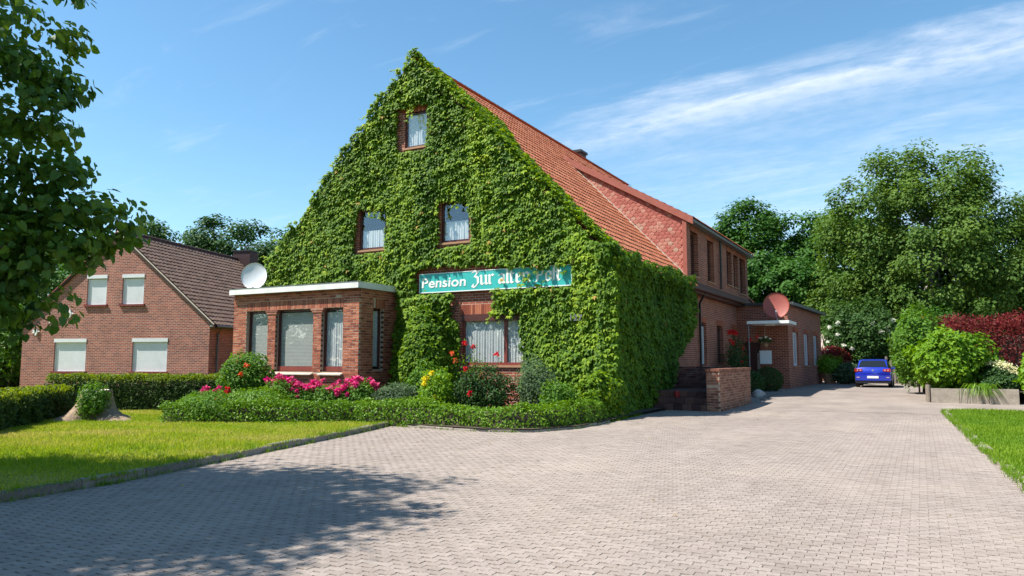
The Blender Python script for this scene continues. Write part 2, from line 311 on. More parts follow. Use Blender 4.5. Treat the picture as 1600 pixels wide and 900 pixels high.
def box_v(b):
    x0, y0, z0, x1, y1, z1 = b
    return np.array([(x0, y0, z0), (x1, y0, z0), (x1, y1, z0), (x0, y1, z0), (x0, y0, z1), (x1, y0, z1), (x1, y1, z1), (x0, y1, z1)], float)
def boxes(name, bl, m, parent=None, fr=None, rand=False):
    """bl: boxes (u0,n0,z0,u1,n1,z1); fr=(O,U,N) maps u,n,z into the world"""
    V = np.concatenate([box_v(b) for b in bl]); n = len(bl)
    F = (BOXF[None] + 8 * np.arange(n)[:, None, None]).reshape(-1, 4)
    if fr is not None:
        V = fmap(V, fr)
        if np.dot(np.cross(fr[1], fr[2]), (0, 0, 1)) < 0: F = F[:, ::-1]
    t = np.repeat(rng.random(n), 8) if rand else None
    return mk(name, V, F, m, parent, t)
def fmap(V, fr):
    O, U, N = (np.asarray(a, float) for a in fr); V = np.asarray(V, float)
    return O + V[:, :1] * U + V[:, 1:2] * N + V[:, 2:3] * np.array([0, 0, 1.])
def tube(pts, rad, k=8, cap=True):
    P = np.asarray(pts, float); r = np.broadcast_to(np.asarray(rad, float), (len(P),))
    d = np.gradient(P, axis=0); d /= np.linalg.norm(d, axis=1)[:, None] + 1e-9
    ref = np.where(np.abs(d[:, 2:3]) > .9, np.array([[1., 0, 0]]), np.array([[0, 0, 1.]]))
    a = np.cross(d, ref); a /= np.linalg.norm(a, axis=1)[:, None] + 1e-9; b = np.cross(d, a)
    th = np.linspace(0, 2 * math.pi, k, endpoint=False)
    V = (P[:, None] + r[:, None, None] * (np.cos(th)[None, :, None] * a[:, None] + np.sin(th)[None, :, None] * b[:, None])).reshape(-1, 3)
    F = []
    for i in range(len(P) - 1):
        for j in range(k): F.append((i * k + j, i * k + (j + 1) % k, (i + 1) * k + (j + 1) % k, (i + 1) * k + j))
    return V, np.array(F)
def join(parts):
    V, F, o = [], [], 0
    for v, f in parts: V.append(v); F.append(np.asarray(f) + o); o += len(v)
    return np.concatenate(V), np.concatenate(F)
def ecap(V, F, k):   # close both ends of a tube with n-gons
    n = len(V) // k
    return [F, np.array([list(range(k))[::-1], [(n - 1) * k + j for j in range(k)]])]
PH = rng.random((6, 8, 3)) * 6.28; DR = rng.normal(size=(6, 8, 3))
def nz(P, s, k=0):
    """cheap smooth noise -1..1"""
    P = np.asarray(P, float); v = 0
    for i in range(5): v = v + np.sin((P * s * (1 + .55 * i)) @ DR[k, i] + PH[k, i, 0]) / (1 + .45 * i)
    return v / 2.6
def inpoly(x, y, poly):
    x, y = np.asarray(x), np.asarray(y); c = np.zeros(x.shape, bool); n = len(poly)
    for i in range(n):
        x1, y1 = poly[i]; x2, y2 = poly[(i + 1) % n]
        cond = ((y1 > y) != (y2 > y)); xi = (x2 - x1) * (y - y1) / ((y2 - y1) if y2 != y1 else 1e-9) + x1
        c ^= cond & (x < xi)
    return c
def elev(y): # the drive rises a little towards the back
    t = np.clip((np.asarray(y, float) - 26) / 11, 0, 1); return .22 * t * t * (3 - 2 * t)

# ---- leaves
T_IVY = (np.array([(0, 0, 0), (-.42, .06, -.05), (-.52, .52, -.16), (-.20, .52, .03), (0, 1, -.2), (.20, .52, .03), (.52, .52, -.16), (.42, .06, -.05), (0, .40, .07)]),
         np.array([(8, 0, 1), (8, 1, 2), (8, 2, 3), (8, 3, 4), (8, 4, 5), (8, 5, 6), (8, 6, 7), (8, 7, 0)])[:, ::-1])
T_HEART = (np.array([(0, .06, 0), (-.24, -.07, .04), (-.47, .22, .06), (-.36, .62, .03), (0, 1.05, -.10), (.36, .62, .03), (.47, .22, .06), (.24, -.07, .04), (0, .38, -.04)]),
           T_IVY[1])
T_OVAL = (np.array([(0, 0, 0), (-.26, .42, .07), (0, 1, -.12), (.26, .42, .07), (0, .45, 0)]), np.array([(4, 1, 0), (4, 2, 1), (4, 3, 2), (4, 0, 3)]))
T_QUAD = (np.array([(0, 0, 0), (-.34, .5, .08), (0, 1, -.06), (.34, .5, .08)]), np.array([(0, 2, 1), (0, 3, 2)]))
T_SPRAY = (np.array([(0, 0, 0), (-.16, .5, .03), (0, 1, -.08), (.16, .5, .03)]), np.array([(0, 2, 1), (0, 3, 2)]))
def unit(v): return v / (np.linalg.norm(v, axis=-1, keepdims=True) + 1e-9)
def leaves(T, P, N, D, S):
    N = unit(N); D = D - (D * N).sum(1)[:, None] * N; D = unit(D); X = np.cross(D, N)
    tv, tf = T; S = np.asarray(S)[:, None, None] if np.ndim(S) else S
    V = P[:, None] + S * (tv[None, :, :1] * X[:, None] + tv[None, :, 1:2] * D[:, None] + tv[None, :, 2:3] * N[:, None])
    F = tf[None] + (np.arange(len(P)) * len(tv))[:, None, None]
    return V.reshape(-1, 3), F.reshape(-1, tf.shape[1])
def rdir(n): return unit(rng.normal(size=(n, 3)))
def foliage(name, T, P, N, D, S, m, parent=None, tint=None):
    V, F = leaves(T, P, N, D, S); k = len(T[0])
    if m == 'ivy' and name == 'foliage' and tint is not None: tint = tint * .62
    t = np.repeat(rng.random(len(P)) if tint is None else tint, k)
    return mk(name, V, F, m, parent, t)
UP = np.array([0, 0, 1.])

def blob_points(c, r, n, seed, rough=.22, shell=.35, flat_bottom=-.9):
    """points in the outer shell of an uneven ellipsoid, with outward normals"""
    d = rdir(int(n * 1.25)); d = d[d[:, 2] > flat_bottom][:n]
    q = 1 + rough * nz(d * 1.0 + np.asarray(c) * .37, 2.6, seed % 6) + rough * .5 * nz(d + np.asarray(c), 6, (seed + 2) % 6)
    rad = q * (1 - shell * rng.random(len(d)) ** 1.6)
    P = np.asarray(c) + d * np.asarray(r) * rad[:, None]
    return P, unit(d / np.asarray(r))
def shrub(name, label, cat, base, r, n, size, m, T=T_OVAL, seed=0, rough=.22, shell=.45, stems=5, group=None, droop=0, tintf=None):
    """a bush standing on base=(x,y,z): stems and a crown of single leaves"""
    root = thing(name, label, cat, base, group); c = np.array(base) + (0, 0, r[2])
    if T is T_OVAL and math.hypot(base[0], base[1]) > 24: T = T_QUAD
    P, N = blob_points(c, r, n, seed, rough, shell)
    k = P[:, 2] > base[2] + .02; P, N = P[k], N[k]
    nn = unit(N * .8 + rdir(len(P)) * .75 + UP * .45); dd = unit(N * .5 + rdir(len(P)) * .8 - UP * droop)
    t = np.clip(rng.random(len(P)) * .8 + .2 * nz(P, 3, 1), 0, 1)
    foliage('foliage', T, P, nn, dd, size * (.7 + .6 * rng.random(len(P))), m, root, t)
    for i in range(stems):
        a = rng.random() * 6.28; e = c + np.array([math.cos(a) * r[0] * .55, math.sin(a) * r[1] * .55, r[2] * (.1 + .5 * rng.random())])
        s = np.array(base) + np.array([math.cos(a) * r[0] * .12, math.sin(a) * r[1] * .12, -.03]); mid = (s + e) / 2 + rng.normal(size=3) * .05 * r[0]
        V, F = tube([s, mid, e], [.03 * r[0] + .008, .02 * r[0] + .006, .006], 5); mk('stem', V, F, 'bark', root)
    return root
_bl = {}
def blossom_mesh(key, m, npet=22, fl=.75):
    if key in _bl: return _bl[key]
    d = rdir(npet); d[:, 2] = np.abs(d[:, 2]) * fl + .1; d = unit(d)
    V, F = leaves(T_OVAL, d * .25, unit(d + rdir(npet) * .5), unit(rdir(npet) + d * .4), np.full(npet, .75))
    me = mesh('blossom', V, F, np.repeat(rng.random(npet), 5)); me.materials.append(M[m]); _bl[key] = me
    return me
def blossom(parent, p, size, m, name='blossom'):
    key = (m, int(rng.integers(3))); me = blossom_mesh(key, m)
    o = bpy.data.objects.new(name, me); COL.objects.link(o)
    o.matrix_basis = Matrix.Translation(p) @ Matrix.Rotation(rng.random() * 6.28, 4, 'Z') @ Matrix.Rotation(rng.normal() * .4, 4, 'X') @ Matrix.Scale(size, 4)
    par(o, parent); return o
def hedge(name, label, path, w, h, n, size, m, T=T_OVAL, tip=None, z0=.08, rough=.06, round_=.35, spray=False, vary=0.0):
    """clipped hedge along a path; leaves on sides and top"""
    P2 = np.asarray(path, float)
    for _ in range(3): q = np.empty((2 * len(P2), 2)); q[0::2] = P2; q[1::2] = P2; q = np.concatenate([P2[:1], np.stack([.75 * P2[:-1] + .25 * P2[1:], .25 * P2[:-1] + .75 * P2[1:]], 1).reshape(-1, 2), P2[-1:]]); P2 = q
    seg = np.diff(P2, axis=0); L = np.linalg.norm(seg, axis=1); cum = np.concatenate([[0], np.cumsum(L)])
    root = thing(name, label, 'hedge', (*P2.mean(0), z0))
    if T is T_OVAL and name == 'garden_hedge': T = T_QUAD
    s = rng.random(n) * cum[-1]; i = np.clip(np.searchsorted(cum, s) - 1, 0, len(L) - 1)
    t = (s - cum[i]) / L[i]; ctr = P2[i] + seg[i] * t[:, None]; tg = seg[i] / L[i][:, None]; sd = np.stack([-tg[:, 1], tg[:, 0]], 1)
    per = rng.random(n) * (2 * h + w); a = np.empty(n); z = np.empty(n); nu = np.zeros((n, 2))
    l_ = per < h; r_ = per > h + w; tp = ~(l_ | r_)
    a[l_] = -w / 2; z[l_] = per[l_]; nu[l_] = (-1, .15); a[r_] = w / 2; z[r_] = per[r_] - h - w; nu[r_] = (1, .15)
    a[tp] = per[tp] - h - w / 2; z[tp] = h; nu[tp] = (0, 1)
    rr = np.clip((z - h * (1 - round_)) / (h * round_), 0, 1); a = a * (1 - .28 * rr ** 2); z = np.where(tp, z - .5 * round_ * h * (np.abs(a) / (w / 2)) ** 3, z)
    dpt = rng.random(n) ** 1.7 * .14
    P = np.concatenate([ctr + sd * a[:, None], (z0 + z)[:, None]], 1); N = np.concatenate([sd * nu[:, :1], nu[:, 1:]], 1)
    bump = rough * nz(P, 2.2, 2) + rough * .7 * nz(P, 6, 3)
    P = P + N * (bump - dpt)[:, None]; P[:, 2] += vary * nz(np.concatenate([ctr, ctr[:, :1] * 0], 1), .8, 4) * (z / h)
    # ends
    nn = unit(N * .9 + rdir(n) * .8 + UP * .25); dd = unit(rdir(n) * .8 + N * .4 + UP * (.5 if spray else .2))
    sz = size * (.65 + .7 * rng.random(n)); tint = np.clip(rng.random(n) * .75 + .2 * nz(P, 2, 1) + .1, 0, 1)
    if tip:
        k = (z > h * .86) & (rng.random(n) < .85)
        foliage('foliage', T, P[~k], nn[~k], dd[~k], sz[~k], m, root, tint[~k]); foliage('new_growth', T, P[k], nn[k], dd[k], sz[k], tip, root, tint[k])
    else: foliage('foliage', T, P, nn, dd, sz, m, root, tint)
    # solid core added in place of branches so that no light passes through
    Vc, Fc = [], []
    for j in range(len(P2)):
        tg_ = seg[min(j, len(seg) - 1)]; tg_ = tg_ / np.linalg.norm(tg_); s2 = np.array([-tg_[1], tg_[0]])
        e_ = tg_ * (.12 if j == 0 else -.12 if j == len(P2) - 1 else 0)
        for aa, zz in ((-.30, 0), (.30, 0), (.24, .70), (-.24, .70)): Vc.append((*(P2[j] + e_ + s2 * aa * w), z0 + zz * h))
    for j in range(len(P2) - 1):
        b0 = j * 4
        for q in range(4): Fc.append((b0 + q, b0 + (q + 1) % 4, b0 + 4 + (q + 1) % 4, b0 + 4 + q))
    Fc += [(3, 2, 1, 0), tuple(len(Vc) - 4 + q for q in range(4))]
    mk('branches', Vc, np.array(Fc), 'bark', root)
    return root
def tree(name, label, base, trunk_r, trunk_h, cc, cr, nclump, nleaf, size, m, bark='bark', T=T_QUAD, seed=0, cl=(.13, .24), limbs=22, droop=.15, rough=.2, lean=(0, 0), fill=.55, flat=.7, group=None, extra=None, sep=0):
    root = thing(name, label, 'tree', base, group); cc = np.array(cc, float); cr = np.array(cr, float)
    d = rdir(nclump); rad = (1 + rough * nz(d + cc * .21, 2.3, seed % 6)) * (fill + (1 - fill) * rng.random(nclump) ** .6)
    C = cc + d * cr * rad[:, None]
    if extra is not None: C = np.concatenate([C, np.asarray(extra, float)])
    nc = len(C); R_ = (cl[0] + (cl[1] - cl[0]) * rng.random(nc)) * cr.mean()
    if extra is not None: R_[nclump:] = .20 + .14 * rng.random(nc - nclump)
    i = rng.integers(0, nc, nclump * nleaf if extra is None else nc * nleaf)
    dd = rdir(len(i)); rr = rng.random(len(i)) ** .45
    P = C[i] + dd * (R_[i] * rr)[:, None] * np.array([1.15, 1.15, flat]); 
    keep = P[:, 2] > base[2] + .3; P, dd, i = P[keep], dd[keep], i[keep]
    out = unit(P - cc)
    nn = unit(out * .35 + dd * .45 + UP * .55 + rdir(len(P)) * .55); tip = unit(rdir(len(P)) + out * .3 - UP * droop * 2)
    ct = rng.random(nc); tint = np.clip(.55 * ct[i] + .45 * rng.random(len(P)), 0, 1)
    sz = size * (.65 + .7 * rng.random(len(P))) * np.where(i >= nclump, .74, 1.0)
    if sep:      # the leaves that show largest are pieces of their own
        dv = P - np.array([0, 0, 1.6]); zc = dv @ np.array([-.4795, .8722, .0974]); xc = dv @ np.array([.8763, .4818, 0]); yc = dv @ np.array([.0469, -.0854, .9952])
        vis = (zc > 2) & (np.abs(xc) < .66 * zc) & (np.abs(yc) < .37 * zc); q = np.argsort(np.where(vis, zc / sz, 1e9))[:sep]
        proto = []
        for v in range(8):
            me = mesh('leaf', T[0], T[1], np.full(len(T[0]), (v + .5) / 8)); me.materials.append(M[m]); proto.append(me)
        for j in q:
            N_ = Vector(nn[j]).normalized(); D_ = Vector(tip[j]); D_ = (D_ - D_.dot(N_) * N_).normalized(); X_ = D_.cross(N_); s_j = float(sz[j])
            o = bpy.data.objects.new('leaf', proto[min(7, int(tint[j] * 8))]); COL.objects.link(o)
            o.matrix_basis = Matrix.Translation(P[j]) @ Matrix((X_, D_, N_)).transposed().to_4x4() @ Matrix.Scale(s_j, 4); par(o, root)
        kp = np.ones(len(P), bool); kp[q] = False; P, nn, tip, sz, tint = P[kp], nn[kp], tip[kp], sz[kp], tint[kp]
    if sep:      # crown beyond the frame: simpler leaves
        dv = P - np.array([0, 0, 1.6]); zc = dv @ np.array([-.4795, .8722, .0974]); xc = dv @ np.array([.8763, .4818, 0]); yc = dv @ np.array([.0469, -.0854, .9952])
        v_ = (zc > 1) & (np.abs(xc) < .9 * zc) & (np.abs(yc) < .55 * zc); foliage('upper_crown', T_QUAD, P[~v_], nn[~v_], tip[~v_], sz[~v_] * 1.6, m, root, tint[~v_]); P, nn, tip, sz, tint = P[v_], nn[v_], tip[v_], sz[v_], tint[v_]
    foliage('crown', T, P, nn, tip, sz, m, root, tint)
    top = np.array([base[0] + lean[0], base[1] + lean[1], base[2] + trunk_h])
    parts = [tube([base, np.array(base) * .5 + top * .5 + np.array([.1 * trunk_r, 0, 0]), top], [trunk_r * 1.25, trunk_r * .9, trunk_r * .6], 10)]
    lead = np.array([cc[0], cc[1], cc[2] + cr[2] * .75]); parts.append(tube([top, (top + lead) / 2 + rng.normal(size=3) * .2, lead], [trunk_r * .6, trunk_r * .35, .02], 8))
    mk('trunk', *join(parts), bark, root, smooth=True)
    lp = []
    for j in rng.permutation(nc)[:limbs]:
        s = top + (lead - top) * rng.random() * .6 if rng.random() < .7 else top * .8 + np.array(base) * .2
        e = C[j]; mid = (s + e) / 2 + np.array([0, 0, -.06 * np.linalg.norm(e - s)]) + rng.normal(size=3) * .12
        lp.append(tube([s, mid, e], [trunk_r * .3, trunk_r * .17, .012], 5))
    mk('limbs', *join(lp), bark, root, smooth=True)
    return root, P

# ---- walls and windows
def wall(name, fr, u0, u1, z0, z1, holes, depth, m, parent, clip=None, revm=None):
    """flat brick wall with openings and reveals. fr=(O,U,N): outer face at n=0. holes=(u0,u1,z0,z1). clip: function u->max z (piecewise linear), breakpoints listed"""
    us = sorted({u0, u1, *[h[0] for h in holes], *[h[1] for h in holes], *(clip[0] if clip else [])}); zs = sorted({z0, z1, *[h[2] for h in holes], *[h[3] for h in holes]})
    V, F, UV = [], [], []
    def quad(pts, uvs):
        b = len(V); V.extend(pts); UV.extend(uvs); F.append(tuple(range(b, b + len(pts))))
    for a, b in zip(us[:-1], us[1:]):
        for c, d in zip(zs[:-1], zs[1:]):
            um, zm = (a + b) / 2, (c + d) / 2
            if any(h[0] < um < h[1] and h[2] < zm < h[3] for h in holes): continue
            pts = [(a, c), (b, c), (b, d), (a, d)]
            if clip:
                ta, tb = clip[1](a), clip[1](b)
                if c >= ta and c >= tb: continue
                poly = []
                for k in range(4):
                    p, q = pts[k], pts[(k + 1) % 4]; f = lambda w: (ta + (tb - ta) * (w[0] - a) / (b - a)) - w[1]
                    fp, fq = f(p), f(q)
                    if fp >= 0: poly.append(p)
                    if fp * fq < 0: t = fp / (fp - fq); poly.append((p[0] + (q[0] - p[0]) * t, p[1] + (q[1] - p[1]) * t))
                pts = poly
                if len(pts) < 3: continue
            quad([(p[0], 0, p[1]) for p in pts], pts)
    for h in holes:
        a, b, c, d = h
        quad([(a, 0, c), (a, 0, d), (a, -depth, d), (a, -depth, c)], [(a, c), (a, d), (a - depth, d), (a - depth, c)])
        quad([(b, 0, d), (b, 0, c), (b, -depth, c), (b, -depth, d)], [(b, d), (b, c), (b + depth, c), (b + depth, d)])
        quad([(a, 0, d), (b, 0, d), (b, -depth, d), (a, -depth, d)], [(a, d), (b, d), (b, d + depth), (a, d + depth)])
        quad([(b, 0, c), (a, 0, c), (a, -depth, c), (b, -depth, c)], [(b, c), (a, c), (a, c - depth), (b, c - depth)])
    Vw = fmap(np.array(V), fr); by = {}
    for f in F: by.setdefault(len(f), []).append(f)
    return mk(name, Vw, [np.array(x) for x in by.values()], m, parent, uv=np.array(UV))
def window(parent, fr, u0, u1, z0, z1, recess, fm, fw=.07, mull=(), trans=(), curtain=None, sill=None, sash=0, name='window', open_=None, room=True):
    """frame set back by recess in its opening, with panes, curtain, sill"""
    bl = [(u0, -recess - .06, z0, u0 + fw, -recess, z1), (u1 - fw, -recess - .06, z0, u1, -recess, z1), (u0 + fw, -recess - .06, z1 - fw, u1 - fw, -recess, z1), (u0 + fw, -recess - .06, z0, u1 - fw, -recess, z0 + fw * (1 + sash))]
    for q in mull: bl.append((q - fw * .6, -recess - .055, z0 + fw, q + fw * .6, -recess + .006, z1 - fw))
    for q in trans: bl.append((u0 + fw, -recess - .052, q - fw * .4, u1 - fw, -recess + .004, q + fw * .4))
    w = boxes(name, bl, fm, parent, fr)
    eu = [u0 + fw] + list(mull) + [u1 - fw]
    for a, b in zip(eu[:-1], eu[1:]):
        a2 = a + (fw * .6 if a in mull else 0); b2 = b - (fw * .6 if b in mull else 0)
        boxes('pane', [(a2, -recess - .036, z0 + fw * (1 + sash), b2, -recess - .028, z1 - fw)], 'glass', w, fr)
    if curtain:
        cz0, cz1, cm, kind = curtain
        n = int((u1 - u0) / .022); u = np.linspace(u0 + .02, u1 - .02, n)
        if kind == 'pleat':
            y = -recess - .072 + .012 * np.sin(u * 62) + .010 * np.sin(u * 23 + 1); bot = cz0 + .012 * np.sin(u * 31)
            V = np.concatenate([np.stack([u, y, bot], 1), np.stack([u, y * .5 - (recess + .072) * .5, np.full(n, cz1)], 1)]); F = np.array([(k, k + 1, n + k + 1, n + k) for k in range(n - 1)])
            mk('curtain', fmap(V, fr), F, cm, w)
        else:   # venetian slats
            bl = [(u0 + .02, -recess - .10, z, u1 - .02, -recess - .075, z + .040) for z in np.arange(cz0, cz1, .047)]
            boxes('blind', bl, cm, w, fr)
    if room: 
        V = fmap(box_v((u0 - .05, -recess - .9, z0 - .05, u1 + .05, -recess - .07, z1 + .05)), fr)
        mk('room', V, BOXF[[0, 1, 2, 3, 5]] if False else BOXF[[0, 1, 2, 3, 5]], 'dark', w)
    if sill:
        boxes('sill', [(u0 - .06, -recess, z0 - .07, u1 + .06, .06, z0 - .003)], sill, w, fr)
    return w

# ================================================================== ground and paving
def sheet(name, poly, z, m, kind='structure', parent=None):
    """flat polygon with elevation by elev(y)"""
    bm = bmesh.new(); vs_ = [bm.verts.new((x, y, 0)) for x, y in poly]; bm.faces.new(vs_)
    ys = [p[1] for p in poly]
    for yy in np.arange(math.floor(min(ys)) + 1, max(ys), 1.0):
        if 25 < yy < 39: bmesh.ops.bisect_plane(bm, geom=bm.verts[:] + bm.edges[:] + bm.faces[:], plane_co=(0, yy, 0), plane_no=(0, 1, 0))
    bmesh.ops.triangulate(bm, faces=bm.faces[:])
    for v in bm.verts: v.co.z = z + float(elev(v.co.y))
    bm.normal_update()
    for f in bm.faces:
        if f.normal.z < 0: f.normal_flip()
    me = bpy.data.meshes.new(name); bm.to_mesh(me); bm.free()
    o = link(name, me, m, parent); tag(o, kind=kind); return o
sheet('ground', [(-900, -300), (900, -300), (900, 25), (900, 39), (900, 1500), (-900, 1500), (-900, 39), (-900, 25)], -.10, 'ground_far')
sheet('paving_bed', [(-14, -8), (14, -8), (14, 25.4), (-14, 25.4)], -.0085, 'joint')
drive = sheet('driveway', [(-14, 25.4), (14, 25.4), (14, 75), (-14, 75)], 0, 'paving_far')
KERB = [(-8.9, -7), (-9.2, 4.7), (-9.31, 6.15), (-9.84, 8.33), (-11.0, 13.15), (-11.5, 14.75)]
BED = [(-11.5, 14.75), (-10.7, 14.55), (-8.7, 14.45), (-7.65, 14.85), (-7.1, 16.2), (-7.1, 18.2), (-7.25, 21.2), (-7.25, 23.75)]
RKERB = [(1.35, -7), (1.08, 11.0), (.87, 16.2), (.52, 26.4), (.62, 27.4)]
lawnL = KERB[:-1] + [(-11.5, 14.75), (-13, 15.2), (-17, 13), (-17.5, 16), (-26, 20), (-40, 22), (-60, 22), (-60, -7)]
sheet('lawn', lawnL, .085, 'lawn_soil')
sheet('flower_bed', BED + [(-8.1, 23.8), (-8.1, 20.3), (-22, 20.3), (-22, 16), (-17.6, 15.2), (-16.9, 11.9), (-12.6, 14.2)], .075, 'soil')
lawnR = RKERB + [(1.0, 27.75), (40, 29.5), (40, -7)]
sheet('lawn_right', lawnR, .03, 'lawn_soil_r')

# pavers: interlocking stones with a wavy long edge, each one its own piece
PW, PH_ = .165, .092
def paver_mesh(var, tint):
    a = .010; j = .0026; hx, hy = PW / 2 - j * .6, PH_ / 2 - j * .8; c = .5 * PW
    bot = [(-hx, -hy - a), (-.36 * c, -hy - a), (-.12 * c, -hy + a), (.62 * c, -hy + a), (hx, -hy - a * .2)]
    top = [(hx, hy - a * .2), (.62 * c, hy + a), (-.12 * c, hy + a), (-.36 * c, hy - a), (-hx, hy - a)]
    o2 = np.array(bot + top); n = len(o2); ins = o2 * np.array([.98, .955])
    V = np.concatenate([np.c_[o2, np.full(n, -.012)], np.c_[ins, np.zeros(n)]])
    return V, n
pv, pn = paver_mesh(0, .5)
pq = np.array([(r * pn + k, r * pn + (k + 1) % pn, (r + 1) * pn + (k + 1) % pn, (r + 1) * pn + k) for r in (0,) for k in range(pn)]); pt = np.array([[pn + k for k in range(pn)]])
ix = np.arange(-115, 16); iy = np.arange(12, 276)
gx, gy = np.meshgrid(ix, iy); cx = (gx + .5 * (gy % 2)) * PW; cy = gy * PH_
drv = KERB[::-1] + RKERB[:4] + [(.5, 25.4), (-7.2, 25.4)] + BED[::-1]
drv = KERB + BED + [(-7.25, 25.45), (.55, 25.45)] + RKERB[:4][::-1]
zc = -.4818 * cx + .8763 * cy; xc = .8763 * cx + .4818 * cy
ok = inpoly(cx, cy, drv) & (zc > 3.2) & (np.abs(xc) < .80 * zc + 1.2)
cx, cy, zc, xc = cx[ok], cy[ok], zc[ok], xc[ok]
seen = (np.abs(xc) < .69 * zc) & (zc > 5.35); order = np.argsort(np.where(seen, zc, 999))
big = order[:300]; rest = order[300:]
pmesh = []
for v in range(10):
    me = mesh('paver', pv, [pq, pt], np.full(len(pv), (v + .5) / 10)); me.materials.append(M['paver']); pmesh.append(me)
pz = lambda n: rng.normal(size=n) * .0012
for k in big:
    o = bpy.data.objects.new('paver', pmesh[rng.integers(10)]); COL.objects.link(o)
    o.matrix_basis = Matrix.Translation((cx[k], cy[k], float(pz(1)[0]))) @ Matrix.Rotation(rng.normal() * .012, 4, 'Z') @ Matrix.Rotation(rng.normal() * .006, 4, 'X'); par(o, drive)
def lay_pavers(idx, V0, quads, top, name):
    n = len(idx); th = rng.normal(size=n) * .012; tl = rng.normal(size=(n, 2)) * .006; k = len(V0)
    V = np.repeat(V0[None], n, 0); X_ = V[:, :, 0] * np.cos(th)[:, None] - V[:, :, 1] * np.sin(th)[:, None]; Y_ = V[:, :, 0] * np.sin(th)[:, None] + V[:, :, 1] * np.cos(th)[:, None]
    Z_ = V[:, :, 2] + tl[:, :1] * V[:, :, 0] + tl[:, 1:] * V[:, :, 1] + pz(n)[:, None]
    V = np.stack([X_ + cx[idx][:, None], Y_ + cy[idx][:, None], Z_], 2).reshape(-1, 3); off = (np.arange(n) * k)[:, None, None]
    o = mk(name, V, [(quads[None] + off).reshape(-1, 4), (top[None] + off).reshape(-1, top.shape[1])], 'paver', drive, np.repeat(rng.random(n), k)); tag(o, kind='stuff')
near = zc[rest] < 10.5
lay_pavers(rest[near], pv, pq, pt, 'pavers')
hx, hy = PW / 2 - .003, PH_ / 2 - .003; fo4 = np.array([(-hx, -hy), (hx, -hy), (hx, hy), (-hx, hy)])
fv = np.concatenate([np.c_[fo4, np.full(4, -.02)], np.c_[fo4 * (.98, .96), np.zeros(4)]])
lay_pavers(rest[~near], fv, np.array([(q, (q + 1) % 4, 4 + (q + 1) % 4, 4 + q) for q in range(4)]), np.array([[4, 5, 6, 7]]), 'far_pavers')

def kerb_run(path, name, label, m, w, h, L, side=1, sink=.1):
    root = thing(name, label, 'kerb', (*path[0], 0)); P2 = np.array(path, float); seg = np.diff(P2, axis=0); ln = np.linalg.norm(seg, axis=1); cum = np.r_[0, np.cumsum(ln)]
    at = lambda s: np.array([np.interp(s, cum, P2[:, 0]), np.interp(s, cum, P2[:, 1])])
    s = 0
    while s < cum[-1] - .1:
        e = min(s + L, cum[-1]); a, b = at(s + .006), at(e - .006); t = (b - a) / np.linalg.norm(b - a); nn = np.array([-t[1], t[0]]) * side
        a3 = a + rng.normal() * .008 * nn; hh = h + rng.normal() * .006; g = rng.normal() * .006
        ch = .018
        prof = [(0, -sink), (0, hh - ch), (ch, hh), (w - ch, hh + g), (w, hh - ch), (w, -sink)]
        V = np.array([[*(a3 + nn * p), z + float(elev(a3[1]))] for p, z in prof] + [[*(b + nn * p), z + float(elev(b[1]))] for p, z in prof])
        F = [np.array([(k, k + 1, 7 + k, 6 + k) for k in range(5)]), np.array([[5, 4, 3, 2, 1, 0], [6, 7, 8, 9, 10, 11]])]
        mk('kerb_stone', V, F, m, root, np.full(12, rng.random())); s = e
    return root
kerb_run(KERB[1:], 'lawn_kerb', 'raised grey kerb stones curving along the large lawn', 'kerb', .09, .115, 1.0)
kerb_run(BED[:6], 'bed_edging', 'low pale edging stones half hidden under the box hedge', 'kerb_pale', .07, .055, .5)
kerb_run([p for p in RKERB[1:]] + [(1.0, 27.75), (6, 28.0), (12, 28.3)], 'drive_edging', 'flat pale edging stones between the drive and the narrow lawn', 'kerb_pale', .16, .045, .5, side=-1)

def grass(name, poly, z, n, hgt, m, boxr, seed=0, dry=0, vis=True):
    x = boxr[0] + rng.random(n) * (boxr[1] - boxr[0]); y = boxr[2] + rng.random(n) * (boxr[3] - boxr[2])
    zc = -.4818 * x + .8763 * y; xc = .8763 * x + .4818 * y
    k = inpoly(x, y, poly) & (zc > 3) & (np.abs(xc) < .74 * zc + .8); k &= rng.random(n) < np.clip(16 / np.maximum(zc, 1), .25, 1)
    x, y = x[k], y[k]; n = len(x); P = np.stack([x, y, np.full(n, z) + elev(y)], 1)
    a = rng.random(n) * 6.283; b = rng.random(n) * 6.283; pn_ = 1 + .35 * nz(P, 1.2, seed) + .2 * nz(P, 4, seed + 1)
    h = hgt * (.5 + .8 * rng.random(n)) * pn_; w = .004 + .004 * rng.random(n)
    wv = np.stack([np.cos(a), np.sin(a), 0 * a], 1) * w[:, None] * 1.6; ben = np.stack([np.cos(b), np.sin(b), 0 * b], 1) * (h * .55)[:, None]
    V = np.stack([P - wv, P + wv, P + ben + UP * h[:, None]], 1).reshape(-1, 3); F = np.arange(3 * n).reshape(n, 3)
    t = np.clip(rng.random(n) * .45 + dry + .30 * nz(P, .55, seed + 2) + .20 * nz(P, 2.4, seed + 3), 0, 1)
    o = mk(name, V, F, m, None, np.repeat(t, 3)); return o
g1 = grass('lawn_grass', lawnL,   .08, 350000, .055, 'grass', (-24, -9.2, 3.5, 18), 0, .30); tag(g1, 'sunlit short lawn grass with dry yellowish patches beside the kerb', 'grass', kind='stuff')
g2 = grass('lawn_grass', lawnR, .028, 270000, .055, 'grass_r', (.5, 9, 6, 29), 1, .22); tag(g2, 'fresh green grass of the narrow lawn along the drive', 'grass', kind='stuff')

